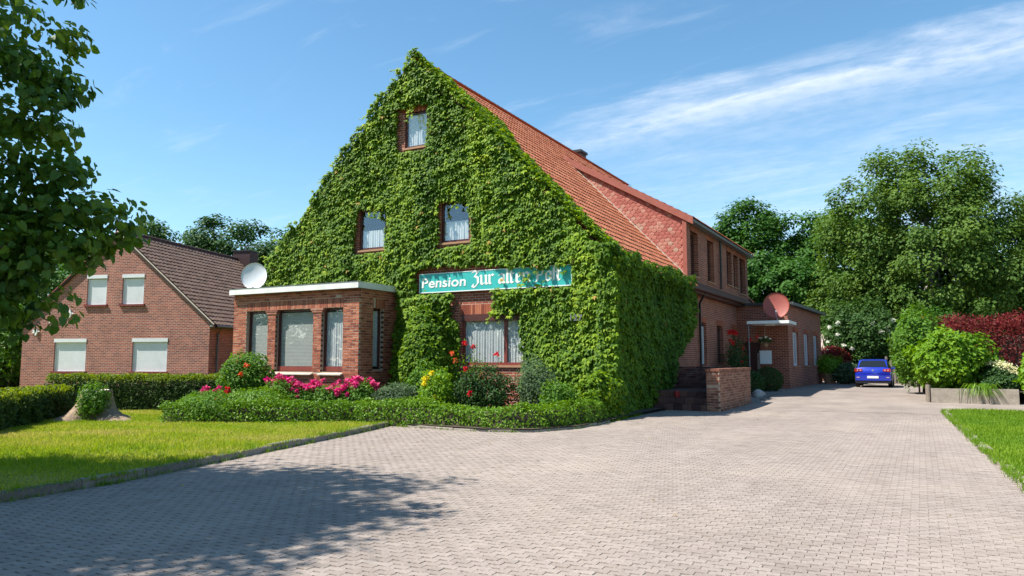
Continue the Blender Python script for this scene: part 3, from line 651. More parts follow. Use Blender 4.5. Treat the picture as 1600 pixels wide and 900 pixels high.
# small growth and litter along the edges
V, tt = [], []
for path, sd, z_ in ((KERB[1:], -1, 0), (RKERB[1:], -1, 0), (BED[:7], 1, 0), (RKERB[1:], 1, .04), (KERB[1:], 1, .10)):
    P2 = np.array(path); L_ = np.r_[0, np.cumsum(np.linalg.norm(np.diff(P2, axis=0), axis=1))]
    for c_ in rng.random(95) * L_[-1]:
        p0 = np.array([np.interp(c_, L_, P2[:, 0]), np.interp(c_, L_, P2[:, 1])]); nb_ = int(4 + 26 * rng.random() ** 2); h_ = .03 + .07 * rng.random()
        for q in range(nb_):
            b0 = np.array([*(p0 + rng.normal(size=2) * (.035, .07)), z_]); b0[0] += (-.03 if sd > 0 and path is not RKERB else .03) * rng.random(); a_ = rng.random() * 6.283; w_ = np.array([math.cos(a_), math.sin(a_), 0]) * .005
            V += [b0 - w_, b0 + w_, b0 + np.array([rng.normal() * .02, rng.normal() * .02, h_ * (.5 + rng.random())])]; tt += [rng.random() * .6] * 3
tag(mk('edge_weeds', V, np.arange(len(V)).reshape(-1, 3), 'grass_r', None, tt), 'small weeds and grass tufts growing along the kerb edges', 'weeds', kind='stuff')
n = 110; x = np.where(rng.random(n) < .5, -8 + rng.random(n) * 8.6, -10.3 + rng.random(n) * 4); y = 5 + rng.random(n) * 20; k = inpoly(x, y, drv); n = int(k.sum())
tag(foliage('fallen_leaves', T_OVAL, np.stack([x[k], y[k], np.full(n, .006)], 1), rdir(n) * .35 + UP, rdir(n), .035 + .04 * rng.random(n), 'litter', None), 'scattered dry fallen leaves on the paving', 'leaves', kind='stuff')

# ================================================================== guesthouse
FY, X0, X1, RX, RZ, EZ = 20.3, -22.0, -8.1, -15.05, 12.15, 4.95
YB = 42.2; SL = (RZ - EZ) / (X1 - RX)
H = thing('guesthouse', 'large brick guesthouse whose gable is covered in green creeper', 'house', (RX, FY, 0))
frF = ((0, FY, 0), (1, 0, 0), (0, -1, 0)); frS = ((X1, 0, 0), (0, 1, 0), (1, 0, 0))
gab = ([RX], lambda u: RZ - .12 - SL * abs(u - RX))
hF = [(-15.43, -14.47, 8.95, 10.2), (-17.40, -16.20, 5.50, 6.95), (-13.88, -12.74, 5.50, 6.88), (-13.02, -10.3, 1.45, 3.08)]
wall('wall', frF, X0, X1, 0, RZ, hF, .22, 'brick_wall', H, gab)
hS = [(31.1, 32.3, 1.4, 3.22), (34.2, 35.4, 1.4, 3.18), (37.45, 38.35, .3, 3.1)]
wall('wall', frS, FY, YB, 0, EZ, hS, .22, 'brick_wall', H)
wall('wall', ((X0, 0, 0), (0, 1, 0), (-1, 0, 0)), FY, YB, 0, EZ, [], .2, 'brick_wall', H)
wall('wall', ((0, YB, 0), (1, 0, 0), (0, 1, 0)), X0, X1, 0, RZ, [], .2, 'brick_wall', H, gab)
# soldier lintels
for a, b, z in ((-13.1, -10.2, 3.08),): boxes('lintel', [(u, -.1, z, u + .073, .012, z + .31) for u in np.arange(a, b, .083)], 'brick_piece', H, frF, True)
boxes('lintel', [(u, -.1, 10.2, u + .073, .01, 10.44) for u in np.arange(-15.55, -14.4, .083)], 'brick_piece', H, frF, True)
for h in hS: boxes('lintel', [(u, -.1, h[3], u + .073, .012, h[3] + .24) for u in np.arange(h[0] - .1, h[1] + .05, .083)], 'brick_piece', H, frS, True)
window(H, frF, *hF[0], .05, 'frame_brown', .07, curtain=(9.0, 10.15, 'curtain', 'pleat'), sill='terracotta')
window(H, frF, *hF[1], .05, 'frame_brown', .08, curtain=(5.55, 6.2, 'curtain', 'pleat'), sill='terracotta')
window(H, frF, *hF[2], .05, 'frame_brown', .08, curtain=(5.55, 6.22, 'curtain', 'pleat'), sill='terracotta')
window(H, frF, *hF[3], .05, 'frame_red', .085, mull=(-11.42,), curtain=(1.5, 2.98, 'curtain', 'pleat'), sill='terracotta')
boxes('roller_box', [(-13.02, -.048, 2.86, -10.3, .012, 3.08)], 'frame_brown', H, frF)
w1 = window(H, frS, *hS[0], .12, 'frame_brown', .07)
boxes('open_sash', [(31.25, -.10, 1.5, 31.33, .05, 3.05), (31.25, -.10, 1.45, 31.9, -.03, 1.53), (31.8, -.10, 1.5, 31.9, -.03, 3.05)], 'frame_grey', w1, frS)
window(H, frS, *hS[1], .14, 'frame_brown', .07); window(H, frS, *hS[2], .16, 'frame_brown', .08, name='door')

# roof: deck, then pantiles laid course by course
rt = .12
def roof_deck(xr, zr, xe, ze, ya, yb, m, parent, th=.1, name='roof'):
    V = [(xr, ya, zr), (xe, ya, ze), (xe, yb, ze), (xr, yb, zr), (xr, ya, zr - th), (xe, ya, ze - th), (xe, yb, ze - th), (xr, yb, zr - th)]
    F = [(0, 1, 2, 3), (7, 6, 5, 4), (0, 4, 5, 1), (1, 5, 6, 2), (2, 6, 7, 3), (3, 7, 4, 0)]
    if xe < xr: F = [f[::-1] for f in F]
    return mk(name, V, np.array(F), m, parent)
OV = .36
deck = roof_deck(RX, RZ - .05, X1 + OV, EZ - SL * OV - .05, FY - .06, YB + .2, 'roof_under', H)
roof_deck(RX, RZ - .05, X0 - OV, EZ - SL * OV - .05, FY - .06, YB + .2, 'pantile', H)
# dormer geometry
DY0, DY1, DZ = 29.4, 41.5, 7.40
DX = -13.45; DRZ = RZ - SL * (DX - RX)
def tile_proto(w, l, amp, lift):
    t = np.linspace(0, 1, 7); zz = amp * (np.cos(t * 2 * math.pi) * .8 + .45 * np.cos(t * 4 * math.pi + .8)); u = t * w
    top = np.stack([u, np.zeros(7), zz + .012], 1); bot = np.stack([u, np.full(7, -l), zz + lift], 1); und = np.stack([u, np.full(7, -l), zz + lift - .022], 1)
    V = np.concatenate([top, bot, und]); F = [(k, 7 + k, 8 + k, k + 1) for k in range(6)] + [(7 + k, 14 + k, 15 + k, 8 + k) for k in range(6)]
    return V, np.array(F)     # axes: u across, v up the slope (negative = down), w off the roof
def tile_slope(parent, org, across, upslope, nrm, wid, length, tw, tl, m, keep, amp=.011, lift=.046, nsep=0, dist=None, name='roof_tile'):
    tv, tf = tile_proto(tw * 1.0, tl * 1.12, amp, lift); A, B, C = (np.asarray(v, float) for v in (across, upslope, nrm)); org = np.asarray(org, float)
    nu, nv = int(wid / tw), int(round(length / tl)); gu, gv = np.meshgrid(np.arange(nu) * tw, (np.arange(nv) + 1) * tl); gu, gv = gu.ravel(), gv.ravel()
    ctr = org + (gu + tw / 2)[:, None] * A + (gv - tl / 2)[:, None] * B; k = keep(ctr); gu, gv, ctr = gu[k], gv[k], ctr[k]
    o0 = org + gu[:, None] * A + gv[:, None] * B
    tvw = tv[:, :1] * A + tv[:, 1:2] * B + tv[:, 2:3] * C
    if np.dot(np.cross(A, B), C) > 0: tf = tf.copy()
    else: tf = tf[:, ::-1]
    sel = np.zeros(len(gu), bool)
    if nsep:
        d = dist(ctr); sel[np.argsort(d)[:nsep]] = True
        prot = []
        for v in range(8):
            me = mesh(name, tvw, tf, np.full(len(tv), (v + .5) / 8)); me.materials.append(M[m]); prot.append(me)
        for q in np.where(sel)[0]:
            o = bpy.data.objects.new(name, prot[rng.integers(8)]); COL.objects.link(o); o.matrix_basis = Matrix.Translation(o0[q] + C * rng.normal() * .003); par(o, parent)
    r = ~sel; n = int(r.sum())
    V = (o0[r] + C * (rng.normal(size=(n, 1)) * .003))[:, None] + tvw[None]
    o = mk(name + 's', V.reshape(-1, 3), (tf[None] + (np.arange(n) * len(tv))[:, None, None]).reshape(-1, 4), m, parent, np.repeat(rng.random(n), len(tv))); tag(o, kind='stuff')
ca = 1 / math.hypot(1, SL); sa = SL * ca
length = (X1 + OV - RX) / ca
def keep_main(c):
    ind = (c[:, 1] > DY0 + .02) & (c[:, 1] < DY1) & (c[:, 0] > DX + .12)
    return ~ind
vis_d = lambda c: np.where((c[:, 1] < DY0 - .1) & (c[:, 0] > -13.4 + 0 * c[:, 0]) & (c[:, 1] > 21.6), c[:, 1] - 1.0 * (c[:, 0] + 8), 900) 
tile_slope(deck, (X1 + OV, FY - .1, EZ - SL * OV), (0, 1, 0), (-ca, 0, sa), (sa, 0, ca), YB + .3 - FY, length, .225, .335, 'pantile', keep_main, nsep=300, dist=vis_d)
# ridge tiles
ridge_me = None
th_ = np.linspace(0, math.pi, 7)
for k in range(int((YB + .2 - FY) / .36)):
    y = FY - .08 + k * .36
    if ridge_me is None:
        V = np.concatenate([np.stack([.125 * np.cos(th_), np.full(7, yy), .10 * np.sin(th_) - .03 + dz], 1) for yy, dz in ((0, .012), (.38, 0))]); F = np.array([(q, q + 1, 8 + q, 7 + q) for q in range(6)])[:, ::-1]
        ridge_me = mesh('ridge_tile', V, F, np.full(14, .4), smooth=True); ridge_me.materials.append(M['pantile'])
    o = bpy.data.objects.new('ridge_tile', ridge_me); COL.objects.link(o); o.matrix_basis = Matrix.Translation((RX, y, RZ + .02)); par(o, deck)
# gutter + downpipes
V, F = tube([(X1 + OV + .04, FY, EZ - SL * OV - .10), (X1 + OV + .04, YB, EZ - SL * OV - .10)], .075, 8); mk('gutter', V, F, 'frame_brown', H, smooth=True)
boxes('eave_board', [(X1 + .0, FY + .1, EZ - SL * OV - .26, X1 + OV - .02, YB, EZ - SL * OV - .17)], 'frame_brown', H)
V, F = tube([(X1 + OV, 30.9, EZ - SL * OV - .16), (X1 + .12, 30.9, EZ - SL * OV - .55), (X1 + .10, 30.9, 4.0), (X1 + .10, 30.9, .1)], .05, 8); mk('downpipe', V, F, 'black', H, smooth=True)
# verge board at the front gable
for s in (1, -1):
    xa, xb = RX, RX + s * (X1 - RX + OV)
    V = [(xa, FY - .1, RZ - .02), (xb, FY - .1, EZ - SL * OV - .02), (xb, FY - .1, EZ - SL * OV - .2), (xa, FY - .1, RZ - .2), (xa, FY - .06, RZ - .02), (xb, FY - .06, EZ - SL * OV - .02), (xb, FY - .06, EZ - SL * OV - .2), (xa, FY - .06, RZ - .2)]
    mk('verge_board', V, BOXF, 'frame_brown', H)
# --- dormer
dm = [(29.95, 31.15, 5.1, 6.95), (32.7, 33.9, 5.1, 6.95), (36.5, 37.6, 5.3, 6.95), (38.0, 39.1, 5.3, 6.95), (39.5, 40.9, 5.1, 6.95)]
frD = ((X1 + .02, 0, 0), (0, 1, 0), (1, 0, 0))
wall('dormer_wall', frD, DY0, DY1, EZ - .15, DZ - .1, dm, .24, 'brick_wall', H)
for h in dm: window(H, frD, *h, .18, 'frame_brown', .07, sill='terracotta'); boxes('lintel', [(u, -.1, h[3], u + .073, .01, h[3] + .24) for u in np.arange(h[0] - .05, h[1] + .02, .083)], 'brick_piece', H, frD, True)
V, F = tube([(X1 + .12, 34.8, DZ - .05), (X1 + .12, 34.8, EZ - .05)], .05, 8); mk('downpipe', V, F, 'black', H, smooth=True)
dsl = (DRZ - DZ) / (X1 - DX)
def dz_at(x): return DZ + dsl * (X1 - x)
dr = roof_deck(DX - .15, dz_at(DX - .15) + .10, X1 + .32, dz_at(X1 + .32) + .10, DY0 - .14, DY1 + .14, 'roof_under', H, .08, 'dormer_roof')
dl = math.hypot(X1 + .34 - DX, dsl * (X1 + .34 - DX)); cd, sd_ = (X1 + .34 - DX) / dl, dsl * (X1 + .34 - DX) / dl
tile_slope(dr, (X1 + .34, DY0 - .14, dz_at(X1 + .34) + .12), (0, 1, 0), (-cd, 0, sd_), (sd_, 0, cd), DY1 - DY0 + .28, dl, .225, .34, 'pantile', lambda c: c[:, 1] > 0, name='dormer_tile')
# barge board on the dormer cheek
V = [(DX - .1, DY0 - .17, dz_at(DX - .1) + .16), (X1 + .34, DY0 - .17, dz_at(X1 + .34) + .16), (X1 + .34, DY0 - .17, dz_at(X1 + .34) - .14), (DX - .1, DY0 - .17, dz_at(DX - .1) - .14)]
V = V + [(x, DY0 - .12, z) for x, _, z in V]; mk('barge_board', V, BOXF, 'fascia_red', H)
boxes('corner_board', [(X1 - .12, DY0 - .12, EZ - .05, X1 + .05, DY0 - .0, DZ - .12)], 'fascia_red', H)
boxes('dormer_eave', [(X1 + .05, DY0 - .1, DZ - .22, X1 + .34, DY1 + .1, DZ - .10)], 'zinc', H)
V = [(X1, DY0, EZ - .1), (X1, DY0, DZ), (DX, DY0, DRZ)]; ck = mk('dormer_cheek', [(X1 - .01, DY0, EZ - .1), (X1 - .01, DY0, DZ), (DX, DY0, DRZ - .02)], np.array([[0, 1, 2]]), 'roof_under', H)
V2 = [(X1 - .01, DY1, EZ - .1), (X1 - .01, DY1, DZ), (DX, DY1, DRZ - .02)]; mk('dormer_cheek', V2, np.array([[2, 1, 0]]), 'roof_under', H)
# fish-scale shingles on the cheek: single pieces
sw, sh = .225, .145
arc = np.linspace(math.pi, 2 * math.pi, 7); so = np.r_[[(-sw / 2, .16), (-sw / 2, -.02)], np.stack([sw / 2 * np.cos(arc[1:-1]), -.02 + .105 * np.sin(arc[1:-1])], 1), [(sw / 2, -.02), (sw / 2, .16)]] * .97
ns_ = len(so); SV = np.concatenate([np.stack([so[:, 0], np.where(so[:, 1] > .1, -.006, -.028), so[:, 1]], 1), np.stack([so[:, 0], np.where(so[:, 1] > .1, .004, -.014), so[:, 1]], 1)])
SF = [np.array([list(range(ns_))]), np.array([((k + 1) % ns_, k, ns_ + k, ns_ + (k + 1) % ns_) for k in range(ns_)])]
smesh = []
for v in range(9):
    me = mesh('shingle', SV, SF, np.full(len(SV), (v + .5) / 9)); me.materials.append(M['shingle']); smesh.append(me)
ni = int(4 / sh)
for i in range(-2, 40):
    z = EZ + i * sh
    for j in range(0, 30):
        x = X1 - .2 - (j + .5 * (i % 2)) * sw
        zr_ = RZ - SL * (x - RX)
        if z < zr_ + .02 or z > dz_at(x) - .12: continue
        o = bpy.data.objects.new('shingle', smesh[min(8, int(9 * abs(rng.beta(1.6, 2.2) + .12 * math.sin(x * 2 + z * 3)) % 9))]); COL.objects.link(o)
        o.matrix_basis = Matrix.Translation((x, DY0 - .004 - .004 * rng.random(), z)) @ Matrix.Rotation(rng.normal() * .02, 4, 'Y'); par(o, ck)
# mortar flashing line at the foot of the cheek
V = []
for x, dzz in ((X1 + .1, 0), (DX, 0)):
    zz = RZ - SL * (x - RX); V += [(x, DY0 - .20, zz + .055), (x, DY0 - .02, zz + .09), (x, DY0 - .02, zz + .02), (x, DY0 - .20, zz + .02)]
mk('flashing', V, np.array([(0, 1, 5, 4), (1, 2, 6, 5), (2, 3, 7, 6), (3, 0, 4, 7), (3, 2, 1, 0), (4, 5, 6, 7)]), 'cream', H)
# chimney behind the ridge
ch = boxes('chimney', [(-16.4, 36.4, 10.6, -15.75, 37.2, 12.95)], 'clinker', H, None, True); boxes('chimney_cap', [(-16.47, 36.33, 12.95, -15.68, 37.27, 13.08)], 'black', ch)

# --- bay extension with real bricks
EY, EX0, EX1, EH = 18.44, -21.55, -15.75, 3.92
B = H
frE = ((0, EY, 0), (1, 0, 0), (0, -1, 0)); frR = ((EX1, 0, 0), (0, 1, 0), (1, 0, 0))
op = [(-20.90, -19.83, 1.22, 3.33), (-19.46, -17.72, 1.22, 3.33), (-17.36, -16.42, 1.22, 3.33)]; opR = [(19.14, 19.68, 1.30, 3.33)]
ext = wall('bay_wall', ((0, EY + .006, 0), (1, 0, 0), (0, -1, 0)), EX0 + .006, EX1 - .006, 0, EH, op, .30, 'mortar', H)
wall('bay_wall', ((EX1 - .006, 0, 0), (0, 1, 0), (1, 0, 0)), EY + .006, FY, 0, EH, opR, .25, 'mortar', H)
wall('bay_wall', ((EX0, 0, 0), (0, 1, 0), (-1, 0, 0)), EY, FY, 0, EH, [], .2, 'brick_wall', H)
def lay(u0, u1, z0, z1, holes, stretch=.24, joint=.0125, row=.0833, start=0):
    out = []; i = 0; z = z0
    while z + row * .6 < z1:
        zt = min(z + row, z1) - joint; u = u0 - (.125 if (i + start) % 2 else 0)
        while u < u1 - .02:
            a, b = max(u, u0), min(u + stretch, u1); segs = [(a, b)]
            for h in holes:
                if h[2] - .03 < (z + zt) / 2 < h[3] + .03:
                    ns2 = []
                    for a2, b2 in segs:
                        if b2 <= h[0] or a2 >= h[1]: ns2.append((a2, b2))
                        else:
                            if h[0] - a2 > .03: ns2.append((a2, h[0]))
                            if b2 - h[1] > .03: ns2.append((h[1], b2))
                    segs = ns2
            out += [(a2, z, b2, zt) for a2, b2 in segs if b2 - a2 > .03]; u += stretch + joint
        z += row; i += 1
    return out
sold = (op[0][0], op[2][1], 3.335, 3.655)
bl = lay(EX0, EX1, .0, EH, [*op, sold, (-19.83, -19.46, 1.22, 3.33), (-17.72, -17.36, 1.22, 3.33)])
bl += [(u, 3.338, u + .0725, 3.645) for u in np.arange(op[0][0] + .006, op[2][1] - .05, .083)]
for a, b in ((-19.83, -19.46), (-17.72, -17.36)): bl += lay(a, b, 1.22, 3.33, [], stretch=.18, start=1)
bl = [b for b in bl]
prio = sorted(range(len(bl)), key=lambda i: (bl[i][1] < 1.2, bl[i][1] > 3.66, -(bl[i][2] - bl[i][0]) * (bl[i][3] - bl[i][1])))
sepi = set(prio[:300]); cache = {}
for i in sorted(sepi):
    a, z, b, zt = bl[i]; v = int(rng.integers(8)); key = (round(b - a, 2), round(zt - z, 2), v)
    if key not in cache:
        w, h = (b - a) / 2, (zt - z) / 2; Vb = box_v((-w, 0, -h, w, .10, h)); e = .004
        Vb[[0, 1, 4, 5], 0] *= 1 - e / w; Vb[[0, 1, 4, 5], 2] *= 1 - e / h
        me = mesh('brick', Vb, BOXF, np.full(8, (v + .5) / 8)); me.materials.append(M['brick_piece']); cache[key] = me
    o = bpy.data.objects.new('brick', cache[key]); COL.objects.link(o); o.matrix_basis = Matrix.Translation(((a + b) / 2, EY + rng.normal() * .0022, (z + zt) / 2)); par(o, ext)
def brick_mass(bl, fr, parent, m='brick_piece', name='bricks', depth=.10):
    o = boxes(name, [(a, -depth, z, b, rng.normal() * .0022, zt) for a, z, b, zt in bl], m, parent, fr, True); tag(o, kind='stuff'); return o
brick_mass([bl[i] for i in range(len(bl)) if i not in sepi], frE, ext)
blr = lay(EY + .0, FY, 0, EH, [*opR, (opR[0][0] - .05, opR[0][1] + .05, 3.335, 3.65)], start=1) + [(u, 3.338, u + .0725, 3.645) for u in np.arange(opR[0][0] - .045, opR[0][1] + .03, .083)]
blr = [b for b in blr]
o = brick_mass([(a + .10 if a < EY + .05 else a, z, b, zt) for a, z, b, zt in blr if b - a > .13 or a > EY + .05], frR, ext)
# corbelled pillar heads, sills, windows
for a, b in ((-19.83, -19.46), (-17.72, -17.36)): boxes('pillar_head', [(a - .05, -.2, 3.19, b + .05, .02, 3.255), (a - .10, -.2, 3.262, b + .10, .03, 3.33)], 'porch_brick', ext, frE, True)
for a, b in ((op[0][0], op[0][1]), (op[1][0], op[1][1]), (op[2][0], op[2][1])):
    V = fmap(np.array([(a - .04, .12, 1.16), (b + .04, .12, 1.16), (b + .04, -.26, 1.235), (a - .04, -.26, 1.235), (a - .04, .12, 1.12), (b + .04, .12, 1.12), (b + .04, -.26, 1.12), (a - .04, -.26, 1.12)]), frE); mk('sill', V, BOXF, 'cream', ext)
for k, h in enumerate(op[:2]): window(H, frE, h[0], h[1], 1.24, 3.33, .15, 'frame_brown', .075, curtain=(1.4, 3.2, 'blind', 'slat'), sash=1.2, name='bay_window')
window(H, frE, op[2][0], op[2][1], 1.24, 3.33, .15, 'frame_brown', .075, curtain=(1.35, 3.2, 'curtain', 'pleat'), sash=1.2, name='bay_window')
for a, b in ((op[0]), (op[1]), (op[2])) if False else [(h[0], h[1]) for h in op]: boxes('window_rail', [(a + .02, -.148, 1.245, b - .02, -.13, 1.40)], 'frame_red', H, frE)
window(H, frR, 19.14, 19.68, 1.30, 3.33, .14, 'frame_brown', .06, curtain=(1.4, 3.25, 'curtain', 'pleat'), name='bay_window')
boxes('bay_roof', [(EX0 - .02, EY - .16, EH + .06, EX1 + .09, FY, EH + .17)], 'tar', H)
boxes('fascia', [(EX0 - .04, EY - .20, EH - .0, EX1 + .11, EY - .16, EH + .20)], 'white_worn', H); boxes('fascia', [(EX1 + .09, EY - .16, EH - .0, EX1 + .13, FY - .02, EH + .20)], 'white_worn', H); boxes('fascia', [(EX0 - .06, EY - .16, EH - .0, EX0 - .02, FY - .02, EH + .20)], 'white_worn', H)
boxes('flashing_strip', [(EX0 - .05, EY - .212, EH + .20, EX1 + .135, EY - .10, EH + .215)], 'zinc', H)
boxes('soffit', [(EX0 - .02, EY - .16, EH + .005, EX1 + .09, FY - .02, EH + .055)], 'frame_brown', H)

# --- sign
S = thing('sign_board', 'long turquoise sign board with white lettering above the ground floor window', 'sign', (-14.62, FY - .12, 3.87))
SXL, SXR, SZ0, SZ1 = -14.62, -9.05, 3.86, 4.46
boxes('board', [(SXL, .10, SZ0, SXR, .14, SZ1)], 'sign', S, frF)
boxes('board_edge', [(SXL - .015, .09, SZ0 - .03, SXR + .015, .15, SZ0), (SXL - .015, .09, SZ0, SXL, .15, SZ1), (SXR, .09, SZ0, SXR + .015, .15, SZ1), (SXL - .015, .09, SZ1, SXR + .015, .15, SZ1 + .02)], 'white', S, frF)
def text(body, size, x, z, y, parent, name, m, shear=0, off=.006, space=1, xs=1):
    c = bpy.data.curves.new(name, 'FONT'); c.body = body; c.size = size; c.extrude = .004; c.shear = shear; c.offset = off; c.space_character = space
    o = bpy.data.objects.new(name, c); COL.objects.link(o); c.materials.append(M[m])
    bpy.context.view_layer.update(); me = bpy.data.meshes.new_from_object(o.evaluated_get(bpy.context.evaluated_depsgraph_get()))
    bpy.data.objects.remove(o); o = bpy.data.objects.new(name, me); COL.objects.link(o); me.materials.clear(); me.materials.append(M[m])
    o.matrix_basis = Matrix.Translation((x, y, z)) @ Matrix.Rotation(R(90), 4, 'X') @ Matrix.Diagonal((xs, 1, 1, 1)); par(o, parent); return o
text('Pension', .45, SXL + .06, SZ0 + .15, FY - .146, S, 'lettering', 'letter', .06, .008, 1.02, 1.24)
NIB = np.array([math.cos(R(38)), math.sin(R(38))])
GL = {'Z': ([[(.0, 1.22), (.16, 1.42), (.52, 1.30), (.22, .88), (.50, .72), (.52, .18), (.22, -.22), (.0, -.10), (.10, .10)]], .82),
      'u': ([[(-.08, .93), (0, .85), (0, .14), (.12, .03), (.42, .30)], [(.34, .93), (.42, .85), (.42, .14), (.54, .04)]], .74),
      'r': ([[(-.08, .93), (0, .85), (0, .14), (.10, .04)], [(.02, .78), (.20, .97), (.34, .86)]], .56),
      'a': ([[(.04, .80), (.20, .96), (.42, .84), (.42, .14), (.54, .04)], [(.40, .58), (.08, .44), (.06, .14), (.20, .03), (.40, .22)]], .76),
      'l': ([[(-.08, 1.38), (0, 1.32), (0, .14), (.12, .03)]], .34),
      't': ([[(0, 1.22), (0, .14), (.12, .03), (.24, .12)], [(-.16, .92), (.24, .92)]], .46),
      'e': ([[(.04, .46), (.34, .66), (.32, .84), (.18, .97), (.02, .82), (.02, .15), (.16, .03), (.36, .16)]], .58),
      'n': ([[(-.08, .93), (0, .85), (0, .14), (.10, .04)], [(.02, .78), (.22, .97), (.42, .84), (.42, .14), (.54, .04)]], .76),
      'P': ([[(-.05, 1.25), (.14, 1.40), (.14, .14), (-.06, -.08)], [(.14, 1.26), (.44, 1.42), (.62, 1.18), (.60, .72), (.22, .58)]], .86),
      'o': ([[(.04, .80), (.22, .97), (.42, .84), (.42, .18), (.22, .03), (.04, .20), (.04, .80)]], .64),
      's': ([[(.30, 1.36), (.14, 1.42), (.04, 1.22), (.04, .14), (-.04, .02)]], .36), ' ': ([], .42)}
def blackletter(word, x, z, sc, parent, y, nib=.17, xs=1.27):
    V, F = [], []; q = 0
    for chh in word:
        st, adv = GL[chh]
        for pl_ in st:
            for (ax, az), (bx, bz) in zip(pl_[:-1], pl_[1:]):
                d_ = np.array([bx - ax, bz - az]); d_ = d_ / np.linalg.norm(d_); nb = NIB * nib * .5; wmin = np.array([-d_[1], d_[0]]) * .028; 
                if np.dot(wmin, nb) < 0: wmin = -wmin
                k = nb + wmin; a2, b2 = np.array([ax, az]) - d_ * .02, np.array([bx, bz]) + d_ * .02; yy = y - .0004 * (q % 9)
                p4 = [a2 - k, b2 - k, b2 + k, a2 + k]; base = len(V)
                for p in p4: V.append((x + p[0] * sc * xs, yy, z + p[1] * sc))
                for p in p4: V.append((x + p[0] * sc * xs, yy + .004, z + p[1] * sc))
                F += [(base + i, base + (i + 1) % 4, base + 4 + (i + 1) % 4, base + 4 + i) for i in range(4)] + [(base, base + 1, base + 2, base + 3)]; q += 1
        x += adv * sc * xs
    mk('lettering', V, np.array(F), 'letter', parent); return x
xx = blackletter('Zur', SXL + 2.08, SZ0 + .15, .325, S, FY - .146); xx = blackletter('alten', xx + .10, SZ0 + .15, .325, S, FY - .146); xx = blackletter('Post', xx + .12, SZ0 + .15, .315, S, FY - .146)
hn = thing('house_number', 'pale house number digits fixed among the creeper leaves', 'house number', (-8.95, FY - .4, 2.75))
for k, dg in enumerate('127'): text(dg, .24, -8.98 + k * .15, 2.76, FY - .50, hn, 'digit', 'zinc')
V, F = tube([(-8.8, FY, 2.84), (-8.8, FY - .49, 2.84)], .01, 6); mk('bracket', V, F, 'metal', hn)

# ================================================================== creeper leaves
def ivy_tree(P, N, D, S, name, parent, tint): return foliage(name, T_IVY, P, N, D, S, 'ivy', parent, np.where(rng.random(len(P)) < .006, 1.0, tint * .75))
IV = thing('creeper', 'dense green creeper climbing the whole gable and side wall of the guesthouse', 'creeper', (-8.6, FY - .3, 0))
n = 92000
x = X0 - .2 + rng.random(n) * (X1 - X0 + .75); z = rng.random(n) * 12.6
top = RZ + .16 - SL * np.abs(x - RX) + .22 * nz(np.stack([x, z * 0, x * 0], 1), 2.4, 0) + .16 * nz(np.stack([x, z * 0, x * 0], 1), 6.5, 1); top = np.minimum(top, RZ + .30 - .25 * np.abs(x - RX)); top = np.where(x > X1, 4.6, top)
k = (z < top); nn_ = nz(np.stack([x, z, x * 0], 1), 2.0, 3) * .12
def rect(a, b, c, d, j=.10): return (x + nn_ > a) & (x + nn_ < b) & (z + nn_ * .8 > c) & (z + nn_ * .8 < d)
k &= ~rect(-15.72, -14.42, 8.80, 10.42); k &= ~rect(-17.52, -16.14, 5.34, 7.0); k &= ~rect(-13.96, -12.66, 5.36, 6.90)
k &= ~((x < -15.6) & (z < 4.2))
k &= ~rect(-13.12, -10.75, 1.3, 3.12); k &= ~rect(-13.3, -11.75, 3.05, 3.9); k &= ~((x > -13.1) & (x < -10.7) & (z < 1.4))
sgn = (x > -14.75) & (x < -9.0) & (z > 3.80) & (z < 4.66 - .10 * np.clip((x + 12.4) / 1.5, -.8, 1.2) + .08 * nz(np.stack([x, z, x * 0], 1), 3.2, 4))
cov = ((x > -10.75) & (x < -9.85)) & (rng.random(n) < .07) | ((x > -9.85) & (rng.random(n) < .015)) | ((x > -11.9) & (x < -11.65) & (rng.random(n) < .015)) | ((x > -11.9) & (z < 3.90) & (rng.random(n) < .12)) | (rng.random(n) < .001)
k &= (~sgn) | cov
x, z = x[k], z[k]; n = len(x); P3 = np.stack([x, np.full(n, FY), z], 1)
thick = .22 + .12 * nz(P3, .9, 1) + .11 * nz(P3, 2.1, 2) + .07 * nz(P3, 4.6, 4); low = np.clip((2.8 - z) / 2.8, 0, 1); thick = thick + .22 * low + .10 * np.clip((x + 9.5) / 1.6, 0, 1)
thick = np.where((x > -14.8) & (x < -8.9) & (z > 3.75) & (z < 4.55), .20, np.maximum(thick, .08)); thick = thick + .35 * np.exp(-((x + 14.35) / .75) ** 2) * (z < 3.7)
for a_, b_, c_, d_ in hF:      # thinner around the openings
    dx = np.maximum(np.maximum(a_ - x, x - b_), 0); dz2 = np.maximum(np.maximum(c_ - z, z - d_), 0); thick = np.minimum(thick, .09 + .35 * np.hypot(dx, dz2))
dep = thick * (1 - .75 * rng.random(n) ** 1.5); dep = np.where((x > -14.8) & (x < -8.9) & (z > 3.75) & (z < 4.55), .17 + .10 * rng.random(n), dep)
P3[:, 1] = FY - dep
P3[:, 0] += np.where(x > X1 + .02, 0, 0)
Nv = np.stack([rng.normal(size=n) * .42, np.full(n, -1.0), .95 + rng.normal(size=n) * .5], 1); Dv = np.stack([rng.normal(size=n) * .55, np.full(n, -.35), np.full(n, -1.0)], 1)
tint = np.clip(.06 + .42 * rng.random(n) + .45 * rng.random(n) ** 3 + .20 * nz(P3, 1.3, 5) + .16 * nz(P3, 3.6, 0), 0, 1)
fo = ivy_tree(P3, Nv, Dv, .160 * (.5 + .85 * rng.random(n)), 'front_foliage', IV, tint)
